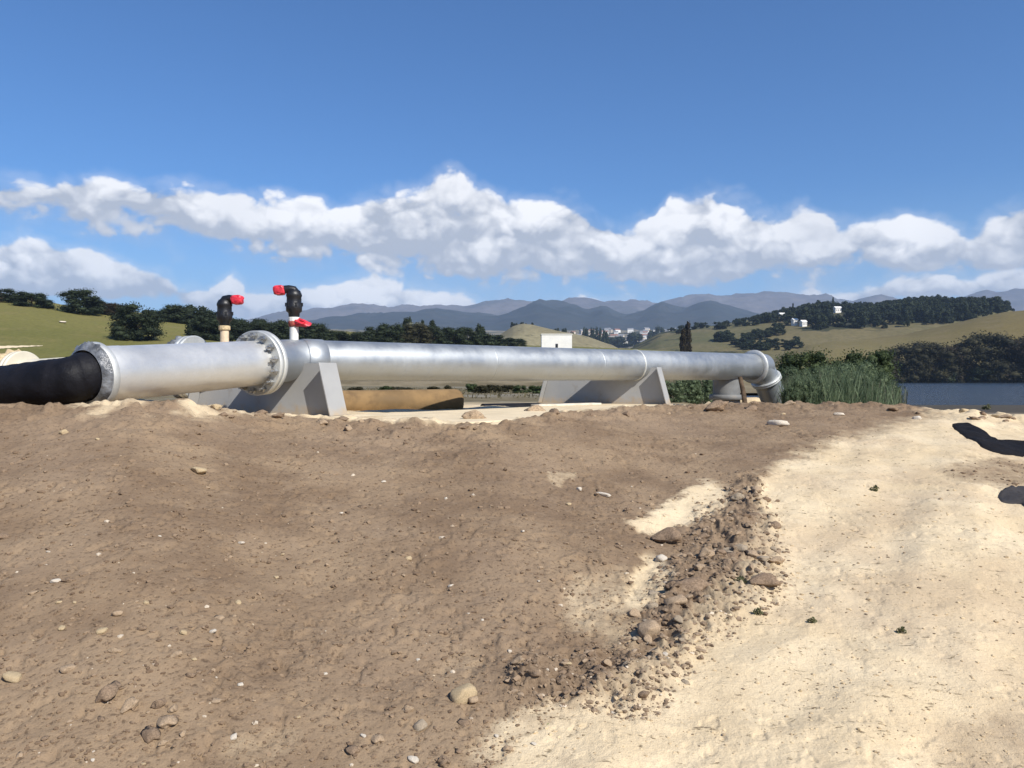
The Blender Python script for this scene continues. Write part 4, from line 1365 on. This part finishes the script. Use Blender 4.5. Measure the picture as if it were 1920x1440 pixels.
# left hill trees
LH = left_hill
for (px, base, wpx, top, sh, m, lab) in [
    (2, 566, 62, 537, 'round', 'leaf_dark', 'dark rounded tree at the top of the left pasture, cut by the frame'),
    (60, 575, 60, 546, 'round', 'leaf_dark', 'low dark domed tree on the pasture ridge beside the rounded tree'),
    (84, 577, 32, 561, 'wide', 'leaf_dark', 'small dark bush beside the low domed tree on the pasture ridge'),
    (150, 588, 76, 540, 'round', 'leaf_dark', 'tall dark tree on the pasture ridge left of the lone pasture tree'),
    (198, 590, 44, 567, 'wide', 'leaf_brown', 'brownish bush on the ridge right of the tall dark tree'),
    (220, 592, 40, 567, 'wide', 'leaf_brown', 'brownish bush on the ridge behind the lone pasture tree'),
    (178, 588, 44, 562, 'round', 'leaf_dark', 'dark bush close against the tall dark ridge tree'),
    (256, 637, 88, 566, 'round', 'leaf_dark', 'lone big dark tree standing on the left pasture slope'),
    (236, 636, 46, 588, 'wide', 'leaf_dark', 'dark lower tree leaning into the lone big pasture tree'),
]:
    ptree(LH.on_row(px, base), wpx * 1.12, top, m, lab, None, 'bush', drop=.4)
g = 'dark trees in the row behind the air valves'
ROWX = sorted([302, 322, 345, 364, 386, 404, 372, 392, 410, 428, 452, 478, 502, 526, 548, 570, 590, 440, 490, 538])
for (px, base, top, wpx) in [(302, 602, 574, 50), (322, 604, 569, 54), (345, 606, 567, 54), (364, 607, 563, 56), (386, 611, 576, 54), (404, 612, 584, 50), (372, 632, 586, 52), (392, 637, 590, 62), (410, 638, 598, 50), (428, 636, 592, 50), (452, 638, 595, 56), (478, 640, 598, 56), (502, 641, 596, 56),
                             (526, 642, 599, 56), (548, 642, 602, 52), (570, 644, 602, 58), (590, 644, 604, 54), (440, 628, 590, 44), (490, 630, 595, 44), (538, 632, 597, 44)]:
    k_ = ROWX.index(px)
    ptree(LH.on_row(px, base), wpx * 1.15, top, 'leaf_dark', f'{ORD[k_]} dark tree from the left in the dense row behind the air valves', g, random.choice(['bush', 'bush', 'wide']), drop=.6)
g = 'low trees behind the long silver pipe'
for (px, top, wpx, m) in [(612, 622, 40, 'leaf_dark'), (636, 618, 50, 'leaf_dark'), (660, 620, 50, 'leaf_dark'), (684, 615, 54, 'leaf_dark'), (708, 608, 54, 'leaf_dark'), (732, 603, 54, 'leaf_dark'), (758, 606, 50, 'leaf_olive'), (784, 605, 50, 'leaf_olive'), (812, 608, 46, 'leaf_dark'),
                          (852, 612, 46, 'leaf_dark'), (876, 611, 46, 'leaf_dark'), (902, 617, 54, 'leaf_dark'), (924, 623, 54, 'leaf_dark'), (946, 629, 46, 'leaf_dark'), (968, 634, 36, 'leaf_dark')]:
    n_low = globals().get('n_low', -1) + 1
    ptree(LH.on_row(px, 648), wpx * 1.2, top, m, f'{ORD[n_low]} low tree from the left behind the long silver pipe', g, random.choice(['bush', 'bush', 'wide']), drop=.6)
for (px, top, wpx, m, sh, lab, row) in [(764, 592, 18, 'leaf_dark', 'round', 'small dark tree top rising above the low trees, round headed', 640), (792, 596, 16, 'leaf_dark', 'tall', 'narrow dark tree rising above the low trees beside the round headed one', 640),
                                      (812, 600, 24, 'leaf_dark', 'round', 'dark tree right of the narrow dark tree behind the pipe', 640), (901, 606, 20, 'leaf_dark', 'round', 'slender dark tree above the low trees left of the dry hill', 645),
                                      (836, 614, 52, 'leaf_dark', 'round', 'round dark bush with a pale rim on the dry slope behind the pipe', 646), (848, 616, 40, 'leaf_silver', 'round', 'pale silvery shrub showing behind the round dark bush', 644),
                                      (806, 614, 44, 'leaf_silver', 'round', 'pale silvery shrub left of the round dark bush', 646), (776, 604, 50, 'leaf_silver', 'round', 'pale grey green tree on the dry slope beside the white mast', 644),
                                      (727, 626, 28, 'leaf_silver', 'wide', 'pale yellowish shrub at the foot of the white mast', 648), (760, 632, 44, 'leaf_silver', 'wide', 'dry pale scrub at the foot of the grey green tree', 648),
                                      (1289, 597, 22, 'leaf_brown', 'tall', 'tall dark brownish cypress standing alone right of the white tank', 664), (1280, 614, 22, 'leaf_brown', 'tall', 'shorter dark tree against the tall brownish cypress', 665)]:
    ptree(LH.on_row(px, row), wpx * 1.2, top, m, lab, None, sh, drop=.4)
p = LH.on_row(731, 645)
b = MB(); b.tube([p + Vector((0, 0, -.3)), p + Vector((0, 0, (HZ - 613) / F * p.y - p.z))], [.3, .12], 8); b.box(p + Vector((0, 0, 2.0)), (1.2, .2, .2))
tag(link('mast', b.mesh('mast', p), M['house_cream'], None, p), 'thin pale mast rising from the shrubs behind the pipe', 'mast')
# tree tops on the dry hill
for k, px in enumerate((960, 966, 972, 979, 986, 993, 998)):
    p = tan_hill.at(px, 690)
    ptree(p, 11, 604 + (k % 3) * 2, 'leaf_dark', 'tiny dark tree on top of the dry tan hill', 'trees on top of the dry hill', random.choice(['round', 'tall']), drop=.4)
# clumps in the valley
g = 'dark trees among the valley houses'
VSPOTS = [(1122, 632, 30, 1400), (1142, 630, 32, 1400), (1162, 629, 28, 1400), (1190, 622, 34, 1420), (1212, 641, 44, 1350), (1172, 643, 40, 1350), (1238, 612, 26, 1500), (1226, 618, 26, 1500), (1248, 640, 34, 1400), (1098, 642, 24, 1380), (1268, 642, 30, 1400), (1020, 618, 12, 800), (1044, 614, 12, 800), (1058, 614, 12, 800), (1072, 622, 12, 800),
                          (1098, 612, 16, 1100), (1110, 614, 16, 1100), (1122, 613, 16, 1100), (1135, 616, 14, 1100)]
VX = [(q[0], q[1]) for q in VSPOTS]
for (px, top, wpx, d) in VSPOTS:
    X = (px - CX) / F * d
    zb = (HZ - (top + wpx * .9)) / F * d
    z = float(land_z(np.array([X]), np.array([float(d)]))[0])
    zt = float(tan_hill.z(np.array([X]), np.array([float(d)]))[0]) if 880 < px < 1190 and 520 < d < 900 else z
    z = max(z, zt)
    ptree(Vector((X, d, z)), wpx * 1.15, top, 'leaf_dark', f'{ORD[sorted(VX).index((px, top))]} dark tree from the left among the scattered valley houses', g, 'round', drop=.5)


def make_house(p, wx, wy, h, mw, mr, label, group=None, rot=0, roof=True, name='house', door=True):
    root = thing(name, p, label, 'house', group)
    R = Matrix.Rotation(rot, 3, 'Z')
    b = MB(); b.box(p + Vector((0, 0, h / 2 - .6)), (wx, wy, h + 1.2), R); b.build('wall', M[mw], root)
    if roof:
        b = MB()
        e = .4
        a = [R @ Vector(q) + p for q in ((-wx / 2 - e, -wy / 2 - e, h), (-wx / 2 - e, wy / 2 + e, h), (-wx / 2 - e, 0, h + wy * .32))]
        b.prism(a, R @ Vector((wx + 2 * e, 0, 0))); b.build('roof', M[mr], root)
    else:
        b = MB(); b.box(p + Vector((0, 0, h + .12)), (wx + .3, wy + .3, .24), R); b.build('roof', M[mw], root)
    if door:
        for k in (-.3, .0, .3):
            b = MB(); b.box(p + R @ Vector((k * wx, -wy / 2 - .03, h * .5)), (wx * .1, .12, h * .3), R); b.build('window', M['dark_glass'], root)
    return root


# settlement
TENS = {2: 'twent', 3: 'thirt', 4: 'fort', 5: 'fift', 6: 'sixt', 7: 'sevent'}


def ordinal(i):
    if i < 20: return ORD[i]
    n_ = i + 1
    return TENS[n_ // 10] + ('ieth' if n_ % 10 == 0 else 'y-' + ORD[n_ % 10 - 1])


g = 'houses scattered over the far valley'
rh = random.Random(5)
for k in range(70):
    px = rh.uniform(1062, 1275); py = rh.uniform(614, 650); d = float(np.interp(py, [612, 648], [2350, 1450]))
    X = (px - CX) / F * d
    z = float(land_z(np.array([X]), np.array([d]))[0])
    s_ = rh.uniform(9, 17)
    make_house(Vector((X, d, z)), s_, s_ * .7, rh.uniform(6, 12), rh.choice(['house_white', 'house_white', 'house_cream']), rh.choice(['roof_red', 'roof_grey', 'roof_grey']), 'pale house', g, rh.uniform(-.6, .6), True, 'house', False)
hs = sorted([o for o in COL.objects if o.get('group') == g], key=lambda o: o.location.x / o.location.y)
for i_, o in enumerate(hs):
    o['label'] = f'{ordinal(i_)} small pale house from the left in the far valley settlement'
HOUSES = []
for (px, py, wpx, hpx, lab) in [(1490, 603, 9, 12, 'white house among the ridge trees, left of a pair'), (1506, 606, 9, 10, 'white house among the ridge trees, right of a pair'), (1570, 580, 12, 11, 'white house high among the ridge trees near the skyline'), (1466, 590, 10, 5, 'long low white house at the left end of the wooded ridge')]:
    p = far_right.on_row(px, py + hpx / 2 + 1)
    HOUSES.append((px, py, p.y))
    make_house(p, wpx / F * p.y, 5, hpx / F * p.y * .8, 'house_white', 'house_white', lab, 'white houses on the wooded ridge', .1, True, 'house', True)
# white tank
p = LH.on_row(1044, 660)
d = p.y
wt = thing('water_tank', p, 'white box shaped tank building behind the middle of the pipeline', 'tank')
wx = 57 / F * d; ht = (HZ - 627) / F * d - p.z
b = MB(); b.box(p + Vector((0, wx * .35, ht / 2 - .5)), (wx, wx * .7, ht + 1)); b.build('wall', M['house_white'], wt)
b = MB(); b.box(p + Vector((0, wx * .35, ht + .06)), (wx + .3, wx * .7 + .3, .25)); b.build('roof', M['house_white'], wt)
b = MB(); b.box(p + Vector((.0, -.06, ht * .36)), (.7, .14, 1.1)); b.build('hatch', M['dark_glass'], wt)
# pasture wall, track and pale stone on the left hill
p0, p1 = LH.at(176, 286), LH.at(216, 291)
b = MB(); dv = (p1 - p0); R = Matrix.Rotation(math.atan2(dv.y, dv.x), 3, 'Z')
b.box((p0 + p1) / 2 + Vector((0, 0, .7)), (dv.length, .8, 2.2), R)
tag(link('stone_wall', b.mesh('stone_wall', p0), M['stone_tan'], None, p0), 'pale stone wall on the ridge below the brownish bushes', 'wall')
p = LH.at(117, 165)
o = link('stone', PEB[1].copy(), None, None, p + Vector((0, 0, .1))); o.data.materials.append(M['stone_white']); o.scale = (.95, .9, .5)
tag(o, 'white rock lying alone on the left pasture', 'stone')
V = []
for i in range(40):
    s = i / 39
    for sgn in (-1, 1):
        pp = LH.on_row(-80 + 160 * s, 655 - 6 * s - sgn * (4.2 * (1 - s) + .5))
        V.append((pp.x, pp.y, pp.z + .05))
tag(link('dirt_track', raw_mesh('dirt_track', V, grid_quads(40, 2)), M['slab']), 'pale dirt track on the left pasture', kind='structure')

# forest on the right ridge
def forest(name, spots, m, label):
    VV, QQ, TT = [], [], []
    off = 0
    protos = [crown(300 + i, sh, 16, 34, .06) for i, sh in enumerate(('round', 'round', 'wide', 'tall'))]
    rg = np.random.default_rng(17)
    for (x, y, z, w_, h) in spots:
        V, _, T, Q = protos[rg.integers(0, 4)]
        a = rg.uniform(0, 6.28)
        v = np.stack([(V[:, 0] * math.cos(a) - V[:, 1] * math.sin(a)) * w_ + x, (V[:, 0] * math.sin(a) + V[:, 1] * math.cos(a)) * w_ + y, V[:, 2] * h + z], -1)
        VV.append(v); QQ.append(Q + off); TT.append(T + off); off += len(V)
    V = np.concatenate(VV); Q = np.concatenate(QQ); T = np.concatenate(TT)
    me = bpy.data.meshes.new(name)
    me.vertices.add(len(V)); me.vertices.foreach_set('co', V.astype(np.float32).ravel())
    idx = np.concatenate([Q.ravel(), T.ravel()]).astype(np.int32)
    st = np.concatenate([np.arange(len(Q)) * 4, len(Q) * 4 + np.arange(len(T)) * 3]).astype(np.int32)
    me.loops.add(len(idx)); me.loops.foreach_set('vertex_index', idx)
    me.polygons.add(len(st)); me.polygons.foreach_set('loop_start', st)
    me.update(calc_edges=True); me.validate()
    return tag(link(name, me, m), label, kind='stuff')


rg = np.random.default_rng(23)
spots = []
while len(spots) < 620:
    px = rg.uniform(1375, 1905); d = rg.uniform(590, 850)
    p = far_right.at(px, d)
    row = HZ - p.z / p.y * F
    low = np.interp(px, [1375, 1440, 1462, 1468, 1500, 1507, 1620, 1700, 1800, 1895], [608, 605, 606, 621, 624, 650, 642, 634, 612, 585])
    if row > low: continue
    top = np.interp(px, [1380, 1430, 1470, 1500, 1545, 1570, 1600, 1640, 1700, 1745, 1790, 1860, 1885, 1895], [598, 586, 575, 572, 560, 562, 565, 566, 556, 551, 555, 554, 562, 575])
    h = rg.uniform(8, 15)
    hm = (HZ - top) / F * d - p.z
    h = min(h, max(4, hm * rg.uniform(.85, 1.03))) if hm < 16 else h
    r0 = row; r1 = HZ - (p.z + h) / p.y * F; wp = h / p.y * F * .4
    if any(abs(px - hx) < wp + 3 and d < hd + 6 and r1 < hy + 7 and r0 > hy - 5 for hx, hy, hd in HOUSES): continue
    spots.append((p.x, p.y, p.z - .8, h * rg.uniform(.8, 1.2), h + .8))
for k in range(90):
    px = rg.uniform(1500, 1892); d = float(np.interp(px, far_right.t * F + CX, far_right.dr)) - rg.uniform(0, 15)
    p = far_right.at(px, d)
    top = np.interp(px, [1500, 1545, 1570, 1600, 1640, 1700, 1745, 1790, 1860, 1885, 1895], [570, 556, 561, 564, 565, 556, 550, 555, 553, 561, 575]) + rg.uniform(-1, 7)
    h = max(5, (HZ - top) / F * d - p.z)
    spots.append((p.x, p.y, p.z - .8, rg.uniform(10, 16), h + .8))
forest('forest', spots, M['leaf_dark'], 'dense dark wood covering the ridge on the right')
spots = []
for k in range(150):                                     # scrub strips on the far fields
    px = rg.uniform(1240, 1500)
    strip = rg.integers(0, 4)
    if strip == 0: row = np.interp(px, [1240, 1500], [627, 598]) + rg.uniform(-3, 3)
    elif strip == 1: px = rg.uniform(1392, 1465); row = np.interp(px, [1392, 1465], [640, 622]) + rg.uniform(-5, 5)
    elif strip == 2: px = rg.uniform(1375, 1495); row = 652 + rg.uniform(-7, 6)
    else: px = rg.uniform(1345, 1375); row = 638 + rg.uniform(-3, 3)
    ds = np.linspace(470, 890, 200); X = (px - CX) / F * ds
    rows = HZ - far_right.z(X, ds) / ds * F
    i = int(np.argmin(np.abs(rows - row)))
    p = far_right.at(px, float(ds[i]))
    h = rg.uniform(4, 8)
    spots.append((p.x, p.y, p.z - .4, h * 1.4, h))
forest('scrub', spots, M['leaf_dark'], 'dark scrub strips across the far fields')
for (px, top, lab) in [(1487, 566, 'thin dark conifer standing above the ridge trees by the white houses'), (1562, 556, 'slender dark tree on the skyline of the wooded ridge')]:
    p = far_right.at(px, 800)
    ptree(p, 8, top, 'leaf_dark', lab, None, 'tall')

# lakeside trees
g = 'trees along the far lake shore'
for (px, d, wpx, top, m, lab) in [
    (1655, 338, 60, 662, 'leaf_brown', 'brownish lakeside tree at the left end of the far shore'),
    (1700, 340, 84, 640, 'leaf_olive', 'olive lakeside tree right of the brownish shore tree'),
    (1745, 338, 76, 636, 'leaf_olive', 'broad olive lakeside tree in the middle of the shore row'),
    (1785, 342, 70, 644, 'leaf_brown', 'dull brown lakeside tree left of the tallest shore tree'),
    (1845, 340, 104, 617, 'leaf_olive', 'tallest olive lakeside tree on the far shore'),
    (1895, 338, 84, 630, 'leaf_brown', 'dark brown lakeside tree near the right frame edge'),
    (1935, 336, 90, 622, 'leaf_brown', 'large brownish lakeside tree cut by the right frame edge'),
]:
    X = (px - CX) / F * d
    z = float(right_hill.z(np.array([X]), np.array([float(d)]))[0])
    ptree(Vector((X, d, max(z, -2.4))), wpx * 1.3, top, m, lab, None, 'bush', drop=.6)
for n_sh, px in enumerate(range(1640, 1960, 13)):
    d = 334 + random.uniform(-1, 6); X = (px - CX) / F * d
    ptree(Vector((X, d, -2.5)), random.uniform(44, 66), random.uniform(656, 684), random.choice(['leaf_brown', 'leaf_olive', 'leaf_dark']), f'{ORD[n_sh]} low shrubby tree from the left along the far waterline', g, 'wide', drop=.6)

# near bushes beside the lake
for (px, d, wpx, top, m, sh, lab) in [
    (1506, 30, 112, 652, 'leaf_green', 'bush', 'dark green bush behind the downturned end of the pipe'),
    (1548, 34, 90, 676, 'leaf_green', 'bush', 'green bush between the reeds and the dark green bush'),
    (1626, 40, 104, 650, 'leaf_green', 'bush', 'tall olive green bush behind the reeds'),
    (1590, 37, 80, 664, 'leaf_green', 'bush', 'rounded green bush left of the tall olive bush'),
    (1258, 21, 50, 708, 'leaf_bank', 'bush', 'light green bush under the pipe right of the second support'),
    (1290, 22, 52, 704, 'leaf_bank', 'bush', 'light green bush under the pipe left of the pedestal'),
    (1322, 23, 50, 706, 'leaf_bank', 'bush', 'small green bush behind the pedestal under the pipe'),
]:
    X = (px - CX) / F * d
    z = float(ground_z(np.array([X]), np.array([float(d)]))[0])
    ptree(Vector((X, d, z)), wpx * 1.15, top, m, lab, None, sh, 'bush', 'bush', drop=.1)


def blades(name, roots, hts, wid, seed, m, label, lean=.22):
    rg = np.random.default_rng(seed)
    n = len(roots); Rt = np.array(roots); h = np.array(hts)
    a = rg.uniform(0, 6.28, n); ln = rg.normal(0, lean, (n, 2)) * h[:, None]
    w_ = wid * rg.uniform(.6, 1.4, n)
    wx, wy = np.cos(a) * w_, np.sin(a) * w_
    V = []
    for (s, k) in ((0, 1), (.4, .9), (.75, .6), (1, .08)):
        cx_ = Rt[:, 0] + ln[:, 0] * s * s; cy_ = Rt[:, 1] + ln[:, 1] * s * s; cz = Rt[:, 2] + h * s * (1 - .12 * s)
        V.append(np.stack([cx_ - wx * k, cy_ - wy * k, cz], -1)); V.append(np.stack([cx_ + wx * k, cy_ + wy * k, cz], -1))
    V = np.stack(V, 1).reshape(-1, 3)
    q = []
    bse = np.arange(n) * 8
    for s in range(3):
        q.append(np.stack([bse + 2 * s, bse + 2 * s + 1, bse + 2 * s + 3, bse + 2 * s + 2], -1))
    return tag(link(name, raw_mesh(name, V, np.concatenate(q), False), m), label, kind='stuff')


rg = np.random.default_rng(31)
n = 5200
px = 1466 + 218 * rg.random(n) ** 1.2; d = rg.uniform(16.6, 27, n)
X = (px - CX) / F * d; Z = ground_z(X, d)
top = np.interp(px, [1455, 1490, 1540, 1600, 1650, 1690, 1725], [734, 716, 704, 702, 718, 746, 764]) + 60 * np.abs(gnoise(px / 17.0, d * .5, 8)) - 22 + 75 * rg.random(n) ** .8 - 32
h = np.clip((HZ - top) / F * d - Z, .12, 2.2)
keep = (px > 0)
blades('reeds', np.stack([X, d, Z - .05], -1)[keep], h[keep], .0075, 32, M['reed'], 'green reeds and tall grass between the pipe outlet and the lake', .2)
for k, (px, d, wpx, top) in enumerate([(1484, 16.9, 46, 722), (1504, 17.3, 60, 706), (1528, 18.2, 66, 704), (1548, 20.5, 80, 682), (1576, 18.8, 70, 700), (1598, 21, 84, 684), (1622, 19, 66, 708), (1640, 22, 66, 692), (1654, 19.5, 50, 720), (1664, 22.5, 44, 716), (1676, 20.5, 34, 736), (1490, 23, 70, 684), (1570, 24, 80, 676), (1612, 25, 80, 672)]):
    X = (px - CX) / F * d
    z = float(ground_z(np.array([X]), np.array([float(d)]))[0])
    ptree(Vector((X, d, z)), wpx * 1.05, top, 'leaf_bank', f'{ORD[k]} leafy weed clump among the reeds beside the lake', 'leafy weeds among the reeds', 'bush', 'weed', 'weed_clump', False, drop=.12)
n = 900
px = rg.uniform(1470, 1700, n); d = rg.uniform(17.5, 24, n); X = (px - CX) / F * d; Z = ground_z(X, d)
blades('reeds', np.stack([X, d, Z - .05], -1), np.clip((HZ - (rg.uniform(675, 735, n) + np.clip(px - 1600, 0, 99) * .35)) / F * d - Z, .3, 2.4), .007, 33, M['leaf_silver'], 'pale dry stalks among the green reeds', .1)
n = 5200
px = rg.uniform(560, 1360, n); d = 24 + 50 * rg.random(n) ** .7
X = (px - CX) / F * d; Z = ground_z(X, d)
blades('grass', np.stack([X, d, Z - .03], -1), rg.uniform(.05, .16, n) * (1 + .6 * (fbm(X / 5, d / 5, 2, 9) > .1)), .03, 35, M['leaf_dry'], 'dry grass beyond the pipeline', .3)
g = 'low shrubs beyond the pipeline'
SHX = [668, 722, 740, 812, 840, 884, 902, 926, 952, 975, 998, 760, 1012]
for (px, d, wpx, top) in [(668, 40, 30, 722), (722, 44, 26, 720), (740, 46, 24, 722), (812, 40, 34, 721), (840, 42, 16, 718), (884, 45, 24, 716), (902, 40, 30, 718), (926, 42, 34, 717), (952, 44, 30, 719), (975, 40, 26, 718), (998, 42, 22, 719), (760, 42, 30, 723), (1012, 38, 24, 720)]:
    X = (px - CX) / F * d
    z = float(ground_z(np.array([X]), np.array([float(d)]))[0])
    ptree(Vector((X, d, z)), wpx * 1.2, top, random.choice(['leaf_olive', 'leaf_olive', 'leaf_green']), f'{ORD[sorted(SHX).index(px)]} low shrub from the left on dry ground beyond the pipeline', g, 'wide', 'shrub', 'shrub', False, drop=.05)


def weed(px, py, w_, label):
    p = gp(px, py)
    r = .72 * w_ / F * p.y
    root = thing('weed', p, label, 'weed', 'weeds growing on the bare earth')
    rg = np.random.default_rng(int(px))
    n = 60
    V, Q = leaves([(0, 0, r * .35), (r * .3, 0, r * .25), (-r * .3, r * .1, r * .25), (.05 * r, -.2 * r, r * .6)], [r * .4, r * .3, r * .3, r * .25], n // 3, r * .16, int(px))
    link('leaves', raw_mesh('leaves', V, Q, False), M['leaf_weed'], root)
    b = MB()
    for k in range(5):
        t = k * 1.3
        b.tube([(0, 0, -.02), (math.cos(t) * r * .2, math.sin(t) * r * .2, r * .3), (math.cos(t) * r * .35, math.sin(t) * r * .35, r * .6)], [r * .04, r * .03, r * .015], 5)
    link('stem', b.mesh('stem'), M['leaf_weed'], root)


weed(1640, 917, 20, 'small green weed growing alone in the pale sand')
weed(1388, 1108, 30, 'green weed growing under the overhanging dark clod')
weed(1523, 1172, 20, 'dry weed on the pale sand right of the broken clods')
weed(1690, 1192, 22, 'weed on pale sand in the lower right of the bank')
weed(1420, 1160, 24, 'olive weed at the edge of the sand below the dark clod')
weed(1850, 768, 18, 'scrubby weed on the rim in front of the lake')
